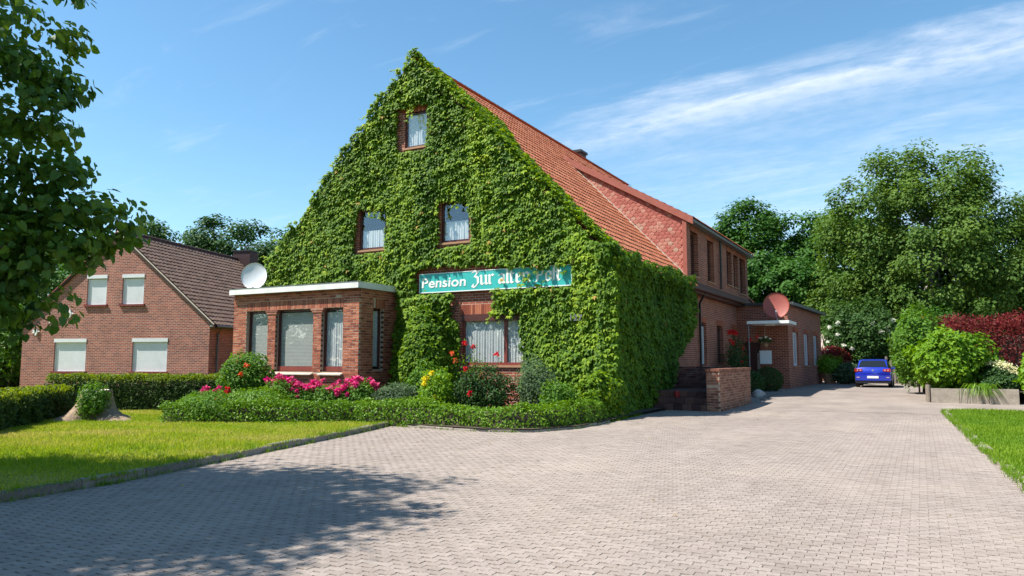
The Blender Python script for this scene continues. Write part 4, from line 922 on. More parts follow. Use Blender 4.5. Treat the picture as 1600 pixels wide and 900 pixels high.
# side wall
n = 31000; y = FY - .3 + rng.random(n) * 10.4; z = rng.random(n) * 5.0
edge = np.interp(z, [0, .7, 1.6, 2.4, 3.2, 4.2, 5], [24.0, 25.8, 26.9, 28.6, 29.9, 29.9, 30.2]) + .25 * nz(np.stack([y * 0, y * 0, z], 1), 3, 1)
k = (y < edge) & (z < 4.84 + .22 * nz(np.stack([y, y * 0, y * 0], 1), 2, 2)); y, z = y[k], z[k]; n = len(y); P3 = np.stack([np.full(n, X1), y, z], 1)
thick = .26 + .12 * nz(P3, .9, 1) + .08 * nz(P3, 2.5, 3) + .16 * np.clip((3 - z) / 3, 0, 1); thick = np.maximum(thick, .1) + (.34 + .16 * nz(P3, 2.2, 0)) * np.clip((z - 4.0) / .5, 0, 1) * np.clip((edge[k] - y) / 1.5, .15, 1); dep = thick * (1 - .75 * rng.random(n) ** 1.5)
P3[:, 0] = X1 + dep
Nv = np.stack([np.full(n, 1.0), rng.normal(size=n) * .42, .6 + rng.normal(size=n) * .38], 1); Dv = np.stack([np.full(n, .35), rng.normal(size=n) * .55, np.full(n, -1.0)], 1)
ivy_tree(P3, Nv, Dv, .145 * (.6 + .75 * rng.random(n)), 'side_foliage', IV, np.clip(.02 + .42 * rng.random(n) + .12 * nz(P3, 1.3, 5), 0, 1))  # same plant; darker leaf tints paint in the shade of this side
# rounded corner where the creeper wraps from the gable to the side wall
n = 5200; a_ = rng.random(n) * math.pi / 2; z = rng.random(n) ** 1.15 * 5.0
q3 = np.stack([a_ * .6, a_ * .2, z], 1); rad = .34 + .10 * nz(q3, 2.4, 1) + .07 * nz(q3, 5, 2) + .42 * np.clip((2.6 - z) / 2.6, 0, 1) ** 1.4 + .14 * np.clip((z - 3.9) / .8, 0, 1); rad = rad * (1 - .45 * rng.random(n) ** 1.6)
ux, uy = np.sin(a_), -np.cos(a_); P3 = np.stack([X1 + .02 + ux * rad, FY - .02 + uy * rad, z], 1)
Nv = np.stack([ux + rng.normal(size=n) * .42, uy + rng.normal(size=n) * .3, .8 + rng.normal(size=n) * .45], 1); Dv = np.stack([ux * .35 + rng.normal(size=n) * .5, uy * .35 + rng.normal(size=n) * .3, np.full(n, -1.0)], 1)
ivy_tree(P3, Nv, Dv, .165 * (.5 + .85 * rng.random(n)), 'corner_foliage', IV, np.clip(.10 + .45 * rng.random(n) + .3 * rng.random(n) ** 3 + .18 * nz(P3, 1.5, 5), 0, 1))
# over the verge on to the roof
n = 17000; x = -15.3 + rng.random(n) * 7.6; y = FY - .25 + rng.random(n) * 4.2
lim = FY + .55 + .35 * nz(np.stack([x, x * 0, x * 0], 1), 1.6, 2) + np.interp(x, [-15.3, -14.4, -13.6, -12.9, -12.35, -11.6, -10.6, -9.3, -8.4, -7.7], [.05, .45, 1.2, 2.7, 1.9, .85, 1.0, .7, .95, 1.3])
k = y < lim; x, y = x[k], y[k]; n = len(x); zr_ = RZ - SL * np.abs(x - RX); edge = np.clip((lim[k] - y) / .6, .15, 1)
P3 = np.stack([x, y, zr_ + .04 + (.10 + .22 * rng.random(n)) * edge], 1)
Nv = np.stack([.6 + rng.normal(size=n) * .4, rng.normal(size=n) * .4, np.full(n, .9)], 1); Dv = np.stack([rng.normal(size=n) * .8 + .4, rng.normal(size=n) * .8, np.full(n, -.6)], 1)
ivy_tree(P3, Nv, Dv, .125 * (.65 + .7 * rng.random(n)), 'roof_foliage', IV, np.clip(.15 + .65 * rng.random(n), 0, 1))
# loose runners along the verge and over the openings
rp3, rn3, rd3 = [], [], []
for q in range(104):
    if q < 86:
        x_ = RX + (rng.random() * 2 - 1) * 7.0; a0 = np.array([x_, FY - .15 - .1 * rng.random(), RZ + .12 - SL * abs(x_ - RX)]); v = np.array([np.sign(x_ - RX) * rng.random() * .8 + rng.normal() * .3, -.25 * rng.random() + (.7 * rng.random() if x_ > RX else 0), .75 * rng.random() - .1])
    else:
        a_, b_, c_, d_ = hF[int(rng.integers(4))] if q < 101 else (-12.3, -10.2, 3.9, 4.9); x_ = a_ + rng.random() * (b_ - a_); a0 = np.array([x_, FY - .22, d_ + .08]); v = np.array([rng.normal() * .25, -.15, -.9])
    L_ = .18 + .32 * rng.random()
    for t in np.linspace(0, 1, 9): rp3.append(a0 + v * L_ * t + rng.normal(size=3) * .025 + np.array([0, 0, -.12 * t * t])); rn3.append((rng.normal() * .5, -1 + rng.normal() * .3, .9 + rng.normal() * .4)); rd3.append((rng.normal() * .6, -.3, -1))
ivy_tree(np.array(rp3), np.array(rn3), np.array(rd3), .13 * (.45 + .7 * rng.random(len(rp3))), 'runners', IV, np.clip(.3 + .6 * rng.random(len(rp3)), 0, 1))
# stems
sp_ = []
for xs in (-8.9, -9.8, -14.2, -13.5, -8.3):
    pts = [(xs, FY - .05, 0)]; 
    for q in range(1, 7): pts.append((xs + rng.normal() * .25, FY - .06, q * .8))
    mk('stem', *tube(pts, np.linspace(.04, .012, 7), 5), 'bark', IV)

# ================================================================== porch steps, annex
PO = thing('porch', 'brick entrance porch with dark tiled steps and a solid parapet', 'porch', (-6.5, 23.6, 0))
st = []
for i in range(3):
    for x in np.arange(-7.95, -6.0, .30): st.append((x, 23.62 + .30 * i, .20 * i + (0 if i else -.05), min(x + .292, -5.98), 27.0 if i == 2 else 23.62 + .30 * (i + 1) + .25, .20 * (i + 1) - .004))
boxes('steps', st, 'clinker', PO, None, True)
PX0, PX1, PY0, PY1, PT = -5.97, -5.56, 23.62, 28.5, 1.25
boxes('core', [(PX0 + .006, PY0 + .006, -.02, PX1 - .006, PY1 - .006, PT - .01)], 'mortar', PO)
parapet = lay(PY0 + .11, PY1, 0, PT, [])
V = brick_mass(parapet, ((PX1, 0, 0), (0, 1, 0), (1, 0, 0)), PO, 'porch_brick')
brick_mass(lay(PX0, PX1, 0, PT, [], start=1), ((0, PY0, 0), (1, 0, 0), (0, -1, 0)), PO, 'porch_brick')
boxes('coping', [(PX0 - .02, y, PT, PX1 + .02, y + .106, PT + .085) for y in np.arange(PY0 - .02, PY1, .115)], 'porch_brick', PO, None, True)
boxes('back_parapet', [(u, 26.95, z, u + .24, 27.2, z + .072) for i, z in enumerate(np.arange(.55, 1.30, .083)) for u in np.arange(-8.05 + .12 * (i % 2), -6.15, .25)], 'clinker', PO, None, True)
boxes('landing', [(-8.08, 27.2, 0, -5.98, 28.4, .60)], 'clinker', PO)
c = thing('candle_jar', 'small dark red jar standing on the porch steps', 'jar', (-7.05, 24.1, .4))
th = np.linspace(0, 6.283, 12, endpoint=False); V, F = tube([(-7.05, 24.05, .397), (-7.05, 24.05, .42), (-7.05, 24.05, .56), (-7.05, 24.05, .60)], [.06, .085, .095, .075], 12); mk('jar_body', V, ecap(V, F, 12), 'red_pot', c)

AN = thing('annex', 'low flat-roofed brick annex with three tall white windows', 'building', (-5.66, 38.6, .2))
ang = R(-2.2); AU = (-math.sin(ang), math.cos(ang), 0); AN_N = (math.cos(ang), math.sin(ang), 0); AL = 10.2
frA = ((-5.66, 38.6, 0), AU, AN_N); ah = [(1.15, 2.65, 1.32, 3.05), (4.35, 5.85, 1.32, 3.05), (7.45, 8.95, 1.32, 3.05)]
wall('wall', frA, 0, AL, -.1, 4.35, ah, .16, 'brick_wall', AN)
for h in ah:
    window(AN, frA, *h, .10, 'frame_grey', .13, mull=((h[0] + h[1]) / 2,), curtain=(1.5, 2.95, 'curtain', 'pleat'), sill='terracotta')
    boxes('lintel', [(u, -.1, h[3], u + .073, .012, h[3] + .24) for u in np.arange(h[0] - .1, h[1] + .05, .083)], 'brick_piece', AN, frA, True)
wall('wall', ((-5.66, 38.6, 0), (-1, 0, 0), (0, -1, 0)), 0, 2.5, -.1, 4.35, [(1.35, 2.2, .2, 2.5)], .2, 'brick_wall', AN)
boxes('door', [(1.35, -.2, .2, 2.2, -.14, 2.5)], 'frame_brown', AN, ((-5.66, 38.6, 0), (-1, 0, 0), (0, -1, 0)))
boxes('roof', [(-.25, -6.4, 4.35, AL + .3, .28, 4.47)], 'tar', AN, frA); boxes('roof_edge', [(-.25, .28, 4.33, AL + .3, .31, 4.48)], 'zinc', AN, frA)
boxes('wall_back', [(AL - .3, -6.2, -.1, AL - .05, -.02, 4.3)], 'brick_wall', AN, frA); 
CN = thing('canopy', 'flat white concrete canopy over the annex entrance', 'canopy', (-6.3, 38.6, 3.3))
boxes('slab', [(-7.15, 36.2, 3.32, -5.25, 38.55, 3.46)], 'white', CN)
V, F = tube([(-7.1, 36.3, .2), (-7.1, 36.3, 3.32)], .035, 8); mk('post', V, F, 'zinc', CN)
boxes('lamp', [(-6.45, 36.9, 3.25, -6.05, 37.2, 3.32)], 'white', CN)
def dish(name, label, c, r, face, m, base, arm=True):
    root = thing(name, label, 'satellite dish', base); f = unit(np.array(face, float)); a = unit(np.cross(f, UP)); b = np.cross(a, f); c = np.array(c, float)
    V, F = [], []; nr, nt = 6, 28
    for off in (0, -.018):
        for i in range(nr + 1):
            q = i / nr
            for j in range(nt):
                t = 6.2832 * j / nt; V.append(c + r * q * (math.cos(t) * a + 1.08 * math.sin(t) * b) + f * (.16 * r * q * q + off))
    n1 = (nr + 1) * nt
    for i in range(nr):
        for j in range(nt):
            q = [(i + 1) * nt + j, (i + 1) * nt + (j + 1) % nt, i * nt + (j + 1) % nt, i * nt + j]
            if i: F.append(tuple(q))
            F.append(tuple(n1 + k for k in q[::-1])) if i else None
    for j in range(nt): F.append((nr * nt + j, nr * nt + (j + 1) % nt, n1 + nr * nt + (j + 1) % nt, n1 + nr * nt + j))
    Fc = [[nt + j for j in range(nt)][::-1]] if False else [[nt + j for j in range(nt)]]
    mk('reflector', V, [np.array(F), np.array(Fc)], m, root, smooth=True)
    foot = c - b * r * 1.02; tip = c + f * r * .55 - b * r * .62
    if not arm: tip = foot + f * .12
    V, F = tube([foot + f * .1 * r, (foot + tip) / 2 - b * .03, tip], .014 + .01 * r, 6); mk('arm', V, F, 'metal', root)
    V, F = tube([tip, tip - f * .10 + b * .03], [.035, .045], 8); mk('receiver', V, ecap(V, F, 8), 'frame_grey', root)
    V, F = tube([c - f * .06, np.array(base) * .5 + (c - f * .14) * .5, np.array(base)], .03, 8); mk('mast', V, F, 'metal', root)
    return root
dish('satellite_dish', 'white satellite dish on the flat roof of the bay', (-20.80, 18.65, 4.60), .455, (.52, -.85, .16), 'dish_white', (-20.95, 18.95, 4.12), False)
dish('satellite_dish', 'rust red satellite dish above the entrance canopy', (-5.98, 37.35, 4.22), .60, (.10, -.98, .22), 'dish_red', (-6.0, 37.75, 3.46))

# entrance planting
shrub('box_ball', 'dark clipped box ball beside the annex entrance', 'shrub', (-6.1, 35.4, .15), (.62, .62, .58), 5200, .055, 'shrub_dark', seed=3, rough=.05, shell=.2)
rs = shrub('climbing_rose', 'climbing rose with red blooms against the side wall', 'shrub', (-7.35, 34.3, .1), (.5, 1.1, 1.35), 2600, .08, 'shrub_dark', seed=4, rough=.35, shell=.8)
for q in range(9): blossom(rs, (-6.95 + rng.normal() * .15, 34.0 + rng.normal() * 1.0, 2.1 + rng.normal() * .35), .13, 'redflower')
for q in range(3): blossom(rs, (-7.2 + .1 * q, 32.6 + .12 * q, 2.75 + rng.normal() * .05), .2, 'redflower')
shrub('low_shrub', 'dark low shrub between the parapet and the box ball', 'shrub', (-6.4, 32.8, .1), (.5, .9, .55), 2600, .07, 'shrub_dark', seed=5, rough=.3)
kerb_run([(-5.45, 30.0), (-5.45, 36.6)], 'bed_edging', 'small edging stones of the shaded bed by the annex door', 'kerb', .06, .05, .5)
st_ = bpy.data.meshes.new('boulder'); bm = bmesh.new(); bmesh.ops.create_icosphere(bm, subdivisions=3, radius=.28)
for v in bm.verts: v.co *= 1 + .12 * math.sin(v.co.x * 13 + 2) + .1 * math.sin(v.co.y * 11 + v.co.z * 9); v.co.z *= .75
bm.to_mesh(st_); bm.free(); o = link('boulder', st_, 'stone'); o.location = (-5.85, 31.6, .18); tag(o, 'pale grey boulder lying in the shaded bed', 'stone')
nb = thing('notice_board', 'small white notice on a wooden post by the annex door', 'notice', (-6.62, 37.6, .2)); boxes('post', [(-6.98, 37.6, .15, -6.86, 37.7, 1.95)], 'wood_grey', nb); boxes('panel', [(-6.84, 37.58, 1.45, -6.34, 37.62, 2.05)], 'notice', nb); boxes('panel_frame', [(-6.87, 37.6, 1.42, -6.31, 37.66, 2.08)], 'frame_grey', nb)
wl_ = thing('hanging_flowers', 'small hanging planter with white flowers under the canopy', 'planter', (-6.6, 37.2, 2.6))
V, F = tube([(-6.5, 37.1, 2.25), (-6.5, 37.1, 2.3), (-6.5, 37.1, 2.48)], [.08, .13, .17], 10); mk('basket', V, F, 'terracotta', wl_); V, F = tube([(-6.5, 37.1, 2.48), (-6.5, 37.1, 3.32)], .006, 5); mk('chain', V, F, 'metal', wl_)
P, N = blob_points((-6.5, 37.1, 2.55), (.32, .3, .2), 500, 2); foliage('foliage', T_OVAL, P, unit(N + rdir(len(P)) * .6), rdir(len(P)), .07, 'shrub_dark', wl_)
for q in range(7): blossom(wl_, (-6.5 + rng.normal() * .18, 36.95 + rng.normal() * .1, 2.62 + rng.normal() * .08), .09, 'whitefl')

# ================================================================== neighbour house
NA = R(17.8); NU = np.array([math.cos(NA), math.sin(NA), 0]); ND = np.array([-math.sin(NA), math.cos(NA), 0]); NL = np.array([-40.67, 21.39, 0]); NW = 10.7; NLEN = 12.3; NE, NR = 3.6, 8.15
NH = thing('neighbour_house', 'red brick neighbouring house with brown tiled roof and closed white shutters', 'house', tuple(NL))
frN = (NL, NU, -ND)
nh = [(1.94, 3.80, 1.05, 2.68), (6.46, 8.42, 1.05, 2.68), (3.68, 4.82, 4.42, 5.92), (5.72, 6.95, 4.42, 5.92)]
nsl = (NR - NE) / (NW / 2)
wall('wall', frN, 0, NW, -.1, NR, nh, .14, 'brick_neighbour', NH, ([NW / 2], lambda u: NR - .06 - nsl * abs(u - NW / 2)))
fr2 = (NL + NU * NW, ND, NU); wall('wall', fr2, 0, NLEN, -.1, NE, [], .1, 'brick_neighbour', NH); wall('wall', (NL, ND, -NU), 0, NLEN, -.1, NE, [], .1, 'brick_neighbour', NH)
wall('wall', (NL + ND * NLEN, NU, ND), 0, NW, -.1, NR, [], .1, 'brick_neighbour', NH, ([NW / 2], lambda u: NR - .06 - nsl * abs(u - NW / 2)))
for h in nh:
    w = boxes('window', [(h[0], -.13, h[2], h[0] + .07, -.06, h[3] - .15), (h[1] - .07, -.13, h[2], h[1], -.06, h[3] - .15), (h[0], -.13, h[2], h[1], -.065, h[2] + .012), (h[0], -.13, h[3] - .17, h[1], -.065, h[3] - .15)], 'frame_grey', NH, frN)
    boxes('shutter_box', [(h[0] - .02, -.12, h[3] - .16, h[1] + .02, .03, h[3] + .02)], 'shutter', w, frN)
    for zz in np.arange(h[2] + .01, h[3] - .18, .055): boxes('shutter_slat', [(h[0] + .07, -.105, zz, h[1] - .07, -.085, zz + .052)], 'shutter', w, frN) if False else None
    boxes('shutter', [(h[0] + .07, -.105 - (.002 if k % 2 else 0), zz, h[1] - .07, -.085, zz + .050) for k, zz in enumerate(np.arange(h[2] + .01, h[3] - .2, .054))], 'shutter', w, frN)
    boxes('sill', [(h[0] - .1, -.1, h[2] - .10, h[1] + .1, .09, h[2] - .004)], 'frame_red', w, frN)
def ndeck(side):
    e = NW / 2 + .32; O = NL + NU * NW / 2; s = side
    a = O + np.array([0, 0, NR]) - ND * .12; b = O + NU * s * e - ND * .12 + np.array([0, 0, NR - nsl * e]); L = ND * (NLEN + .24); t = np.array([0, 0, -.14])
    V = [a, b, b + L, a + L, a + t, b + t, b + L + t, a + L + t]; F = [(0, 1, 2, 3), (7, 6, 5, 4), (0, 4, 5, 1), (1, 5, 6, 2), (2, 6, 7, 3), (3, 7, 4, 0)]
    return mk('roof', V, np.array(F), 'brown_under', NH), b, e
nd, nb_, ne_ = ndeck(1); ndeck(-1)
nc_ = 1 / math.hypot(1, nsl); upn = (-NU * 1 + np.array([0, 0, nsl])) * nc_; nrn = (NU * nsl + np.array([0, 0, 1])) * nc_
tile_slope(nd, nb_ + np.array([0, 0, .03]), ND, upn, nrn, NLEN + .24, ne_ / nc_, .30, .335, 'brown_tile', lambda c: c[:, 0] < 900, amp=.018, lift=.05)
rp_ = []
for k in range(int(NLEN / .38)):
    o_ = NL + NU * NW / 2 + ND * (k * .38 - .1) + np.array([0, 0, NR + .03]); rp_.append(tube([o_, o_ + ND * .40], [.135, .12], 10))
mk('ridge_tiles', *join(rp_), 'brown_under', nd)
# pale verge line, gutter, chimney, birds
for s in (1, -1):
    O = NL + NU * NW / 2 - ND * .14; a = O + np.array([0, 0, NR + .03]); b = O + NU * s * (NW / 2 + .3) + np.array([0, 0, NR + .03 - nsl * (NW / 2 + .3)])
    t = np.array([0, 0, -.05]); V = [a, b, b + t, a + t]; V = V + [v + ND * .06 for v in V]; mk('verge', V, BOXF, 'cream' if s > 0 else 'fascia_red', NH)
g0 = NL + NU * (NW + .36) + np.array([0, 0, NE - nsl * .36 - .02]); V, F = tube([g0, g0 + ND * NLEN], .07, 8); mk('gutter', V, F, 'zinc', NH, smooth=True)
boxes('eave_board', [(0, 0, NE - .35, NLEN, .3, NE - .28)], 'white', NH, fr2)
V, F = tube([NL + NU * (NW + .3) + ND * .6 + np.array([0, 0, NE - .3]), NL + NU * (NW + .08) + ND * .6 + np.array([0, 0, NE - .7]), NL + NU * (NW + .08) + ND * .6 + np.array([0, 0, .1])], .045, 8); mk('downpipe', V, F, 'zinc', NH, smooth=True)
frC = (NL + NU * (NW / 2) + ND * (NLEN - 1.0), NU, -ND); nch = boxes('chimney', [(-.25, -.5, NR - 1.2, .95, .5, NR + .55)], 'clinker', NH, frC); boxes('chimney_cap', [(-.3, -.55, NR + .55, 1.0, .55, NR + .62)], 'black', nch, frC)
V, F = tube([fmap(np.array([(.35, 0, NR + .6)]), frC)[0], fmap(np.array([(.35, 0, NR + 1.0)]), frC)[0]], .03, 6); mk('aerial_mast', V, F, 'zinc', nch)
boxes('aerial', [(-.4, -.02, NR + .93, 1.3, .02, NR + .97)], 'zinc', nch, frC)
for q, (u, z, s) in enumerate(((2.76, 3.95, .8), (1.84, 3.58, .8), (.82, 3.05, .72))):
    root = thing('bird_ornament', ['white flying bird ornament highest up on the neighbouring gable', 'white flying bird ornament between the two others on the neighbouring gable', 'white flying bird ornament lowest on the neighbouring gable'][q], 'ornament', tuple(fmap(np.array([(u, .03, z)]), frN)[0]), 'bird ornaments on the gable')
    outl = [[(-.05, .02), (-.30, .18), (-.22, .02), (-.36, -.06), (-.05, -.08)], [(-.04, .05), (.02, .36), (.12, .10), (.10, .0), (.0, -.05)], [(.02, .06), (.16, .10), (.30, .04), (.14, -.02), (.04, -.06)], [(-.04, -.04), (-.02, -.26), (.10, -.16), (.12, -.02), (.02, .04)]]
    for nm, ol, dd in zip(('tail', 'wing', 'head', 'wing'), outl, (0, .03, .01, .04)):
        ol = np.array(ol) * s * 1.05; k = len(ol); V = np.concatenate([np.c_[ol[:, 0] + u, np.full(k, .05 + dd), ol[:, 1] + z], np.c_[ol[:, 0] + u, np.full(k, .02), ol[:, 1] + z]])
        mk(nm, fmap(V, frN), [np.array([list(range(k))]), np.array([list(range(k, 2 * k))[::-1]]), np.array([(i, k + i, k + (i + 1) % k, (i + 1) % k) for i in range(k)])], 'white', root)

# ================================================================== garden in front
hedge('box_hedge', 'low bright green box hedge around the flower bed', [(-16.45, 12.15), (-15.2, 12.75), (-13.6, 13.9), (-12.2, 14.75), (-11.0, 15.1), (-9.8, 15.05), (-8.6, 15.0), (-7.9, 15.4), (-7.6, 16.4), (-7.6, 18.2), (-7.75, 19.4)], .75, .50, 22000, .073, 'box', z0=.06, rough=.12, round_=.6, vary=.10)
shrub('ground_cover', 'rounded green mound of leaves at the end of the box hedge', 'shrub', (-15.9, 12.85, .05), (.95, .75, .36), 6500, .065, 'shrub', seed=1, rough=.2)
shrub('ground_cover', 'leafy green mound below the two red blooms', 'shrub', (-15.2, 13.8, .05), (1.0, .8, .42), 6500, .07, 'box', seed=2, rough=.25)
hedge('conifer_hedge', 'clipped dark conifer hedge with yellow green top behind the stump', [(-23.4, 13.3), (-21.2, 14.6), (-19.2, 15.75), (-17.6, 16.4)], .9, 1.06, 26000, .11, 'thuja', T_SPRAY, 'thuja_tip', .06, .06, .25, True)
hedge('conifer_hedge', 'lower untidy conifer hedge at the left edge of the lawn', [(-14.6, 5.4), (-16.6, 7.2), (-18.3, 9.0), (-19.9, 10.8), (-21.0, 12.0)], 1.1, .84, 34000, .12, 'thuja', T_SPRAY, 'thuja_tip', .06, .10, .3, True, vary=.12)
hedge('garden_hedge', 'dark clipped hedge beyond the corner of the neighbouring house', [(-60, 19.5), (-43.0, 26.5)], 1.2, 1.9, 9000, .2, 'shrub_dark', z0=.0)
# tree stump with ivy
SB = np.array([-18.9, 11.85, .06]); STP = thing('tree_stump', 'old cut tree stump with spreading roots on the lawn', 'stump', tuple(SB))
V, F = [], []; nt = 40; prof = [(0, 1.45), (.05, 1.15), (.14, .85), (.28, .66), (.45, .54), (.62, .48), (.76, .46)]
for h_, rr in prof:
    for j in range(nt):
        t = 6.2832 * j / nt; q = 1 + (.30 * math.sin(3 * t + 1) + .22 * math.sin(5 * t + 2.2)) * max(0, 1 - h_ / .55) + .05 * math.sin(9 * t + h_ * 8); r_ = rr * q * .78; V.append(SB + (r_ * math.cos(t), r_ * math.sin(t), h_ + (.02 * math.sin(4 * t) if h_ > .7 else -.04 if h_ == 0 else 0)))
for i in range(len(prof) - 1):
    for j in range(nt): F.append((i * nt + j, i * nt + (j + 1) % nt, (i + 1) * nt + (j + 1) % nt, (i + 1) * nt + j))
mk('wood', V, [np.array(F)], 'stump_wood', STP, smooth=True); mk('cut_face', [V[(len(prof) - 1) * nt + j] + np.array([0, 0, .002]) for j in range(nt)], np.array([list(range(nt))]), 'cream', STP)
shrub('stump_ivy', 'light green leafy plant growing over the old stump', 'plant', (-18.55, 11.55, .06), (.40, .36, .50), 1700, .085, 'shrub', seed=2, rough=.3, shell=.6)
# shrubs and flowers in the bed
b1 = shrub('flowering_shrub', 'tall bright green bush at the corner of the bay', 'shrub', (-17.55, 15.6, .06), (.74, .74, .90), 6500, .105, 'shrub', seed=0, rough=.2, shell=.45)
for p in ((-16.98, 15.05, 1.45), (-17.1, 14.95, 1.2)): blossom(b1, p, .13, 'orange')
def peonies(label, c, r, nf, fs, seed, m='pink', leafm='shrub', nl=3000):
    root = shrub('peony_plant', label, 'flowers', c, r, nl, .10, leafm, seed=seed, rough=.2, shell=.6)
    for q in range(nf):
        a = rng.random() * 6.283; rr = rng.random() ** .5 * .95; x, y = c[0] + r[0] * rr * math.cos(a), c[1] + r[1] * rr * math.sin(a)
        z = c[2] + r[2] * (1 + math.sqrt(max(0, 1 - rr * rr)) * .95) + .04 + rng.random() * .12
        blossom(root, (x, y, z), fs * (.75 + .5 * rng.random()), m)
    return root
peonies('pink peonies in front of the conifer hedge', (-16.9, 13.9, .06), (.45, .4, .34), 8, .14, 1)
peonies('dense pink peony clump by the left bay sill', (-15.55, 15.0, .06), (.55, .5, .50), 16, .15, 2)
peonies('small pink peony clump between the left sill and the bay middle', (-15.15, 15.35, .06), (.45, .4, .38), 12, .14, 0)
peonies('loose pink peonies just left of the bay corner', (-14.3, 16.1, .06), (.5, .4, .40), 12, .14, 5)
peonies('pink peonies below the middle of the bay', (-14.75, 15.75, .06), (.6, .5, .42), 13, .15, 3)
peonies('rightmost pink peony clump under the bay corner', (-13.85, 16.35, .06), (.62, .5, .47), 19, .155, 4)
pr_ = peonies('two red peonies above the leafy mound', (-15.9, 13.6, .06), (.5, .4, .30), 0, .12, 5)
for p in ((-15.75, 13.35, .82), (-15.85, 13.2, .62)): blossom(pr_, p, .15, 'redflower')
shrub('lavender', 'grey green feathery lavender next to the pink peonies', 'shrub', (-12.75, 16.6, .06), (.75, .6, .46), 5200, .10, 'silver', T_SPRAY, seed=3, rough=.2, shell=.6)
shrub('young_shrub', 'loose pale shrub at the foot of the creeper beside the bay', 'shrub', (-12.6, 17.6, .06), (.55, .5, .75), 2600, .10, 'shrub', seed=1, rough=.35, shell=.7)
y1 = shrub('yellow_shrub', 'yellow green flowering shrub under the shop window', 'shrub', (-11.35, 16.55, .06), (.52, .5, .62), 2000, .10, 'shrub_bright', seed=4, rough=.35, shell=.7)
for p in ((-11.55, 16.2, 1.10), (-11.3, 16.15, 1.25), (-11.5, 16.1, .98), (-11.2, 16.2, .62), (-11.45, 16.15, 1.12)): blossom(y1, p, .13, 'yellow')
y1['label'] = 'yellow green flowering shrub left of the red roses'
r1 = shrub('rose_bush', 'dark leaved rose bush with red blooms below the ground floor window', 'shrub', (-10.25, 17.1, .06), (.95, .6, .70), 5200, .085, 'shrub_dark', seed=5, rough=.3, shell=.6)
for p, m_ in (((-10.55, 16.6, 2.05), 'redflower'), ((-10.35, 16.7, 1.95), 'redflower'), ((-10.85, 16.6, 1.60), 'orange'), ((-10.4, 16.4, 1.36), 'redflower'), ((-9.75, 16.9, 1.75), 'redflower'), ((-10.2, 16.3, .74), 'redflower'), ((-10.95, 16.6, 1.78), 'orange')):
    V, F = tube([(p[0] + .05, p[1] + .25, .8), (p[0] + .02, p[1] + .08, (p[2] + .8) / 2), (p[0], p[1], p[2])], [.008, .006, .004], 4); mk('stem', V, F, 'shrub_dark', r1); blossom(r1, p, .125, m_)
P = np.array([(-10.45, 16.7, 1.45)]) + rng.normal(size=(160, 3)) * (.3, .12, .22); tag(foliage('young_foliage', T_OVAL, P, rdir(160) + UP, rdir(160), .085, 'shrub', r1), kind='stuff')
shrub('privet_shrub', 'speckled olive green shrub in front of the creeper corner', 'shrub', (-8.95, 17.6, .06), (.62, .55, .82), 4600, .07, 'silver', seed=2, rough=.3, shell=.7)
shrub('privet_shrub', 'low bright shrub between the rose bush and the creeper corner', 'shrub', (-8.1, 17.2, .06), (.5, .6, .50), 3000, .085, 'shrub', seed=3, rough=.3, shell=.7)
# creeper hump at the ground by the corner
cr_ = shrub('creeper_shoots', 'bright young creeper shoots spilling over the hedge at the house corner', 'creeper', (-7.75, 19.2, .06), (.45, 1.0, .62), 3600, .13, 'ivy', T_IVY, seed=4, rough=.3, shell=.6, stems=2)
shrub('column_creeper', 'bushy creeper mass between the bay and the ground floor window', 'creeper', (-13.95, 19.45, .06), (.85, .62, 1.55), 7500, .135, 'ivy', T_IVY, seed=1, rough=.16, shell=.4, droop=.6, stems=2)

# ================================================================== right side of the drive
RW = thing('retaining_wall', 'low pale concrete retaining wall of the raised bed', 'wall', (.25, 30.75, .1))
for k in range(3): boxes('wall_panel', [(.28 + k * .88, 30.72, -.02, .28 + (k + 1) * .88 - .014, 30.86, .60 + .004 * k)], 'concrete', RW)
bed = sheet('raised_bed', [(.3, 30.85), (14, 30.85), (14, 44), (.3, 44)], .42, 'soil')
for k in range(14):
    x, y = .20 + rng.normal() * .015, 30.95 + k * .42
    V, F = tube([(x, y, 0), (x, y, .5 + elev(y) + rng.normal() * .05 + .08)], [.075, .07], 9); po = mk('palisade_post', V, ecap(V, F, 9), 'wood_grey'); tag(po, ['first', 'second', 'third', 'fourth', 'fifth', 'sixth', 'seventh', 'eighth', 'ninth', 'tenth', 'eleventh', 'twelfth', 'thirteenth', 'fourteenth'][k] + ' grey palisade post counting back from the concrete wall corner', 'post', 'palisade posts along the drive')
shrub('viburnum_bush', 'large round light green bush overhanging the retaining wall', 'shrub', (.98, 32.5, .40), (1.32, 1.15, 1.18), 10000, .17, 'shrub_bright', seed=2, rough=.34, shell=.6, droop=.2)
shrub('tall_shrub', 'tall loose green shrub where the drive meets the trees', 'shrub', (-.05, 35.6, .3), (.95, 1.2, 1.75), 8500, .13, 'shrub', seed=3, rough=.3, shell=.6)
BH = thing('barberry_hedge', 'dark red barberry hedge rising behind the light green bush', 'hedge', (4, 36.5, .4))
n = 30000; u = rng.random(n); per = rng.random(n); P = np.stack([.2 + u * 9.5, 36.6 - u * 1.6 + (rng.random(n) - .5) * 1.4, .5 + 2.75 * np.sqrt(per)], 1)
P[:, 2] += .22 * nz(P * (1, 1, 0), 1.3, 2) + .08 * nz(P * (1, 1, 0), 4, 3) + .1 * np.where(per > .93, rng.random(n) * 2, 0); k = (np.abs(P[:, 1] - (36.6 - u * 1.6)) > .35) | (per > .8); P, u = P[k], u[k]
foliage('foliage', T_SPRAY, P, unit(rdir(len(P)) + UP * .4 + np.array([0, -.4, 0])), unit(rdir(len(P)) + UP * .6), .15, 'barberry', BH, np.clip(rng.random(len(P)) * .8 + .2 * nz(P, 2, 1), 0, 1))
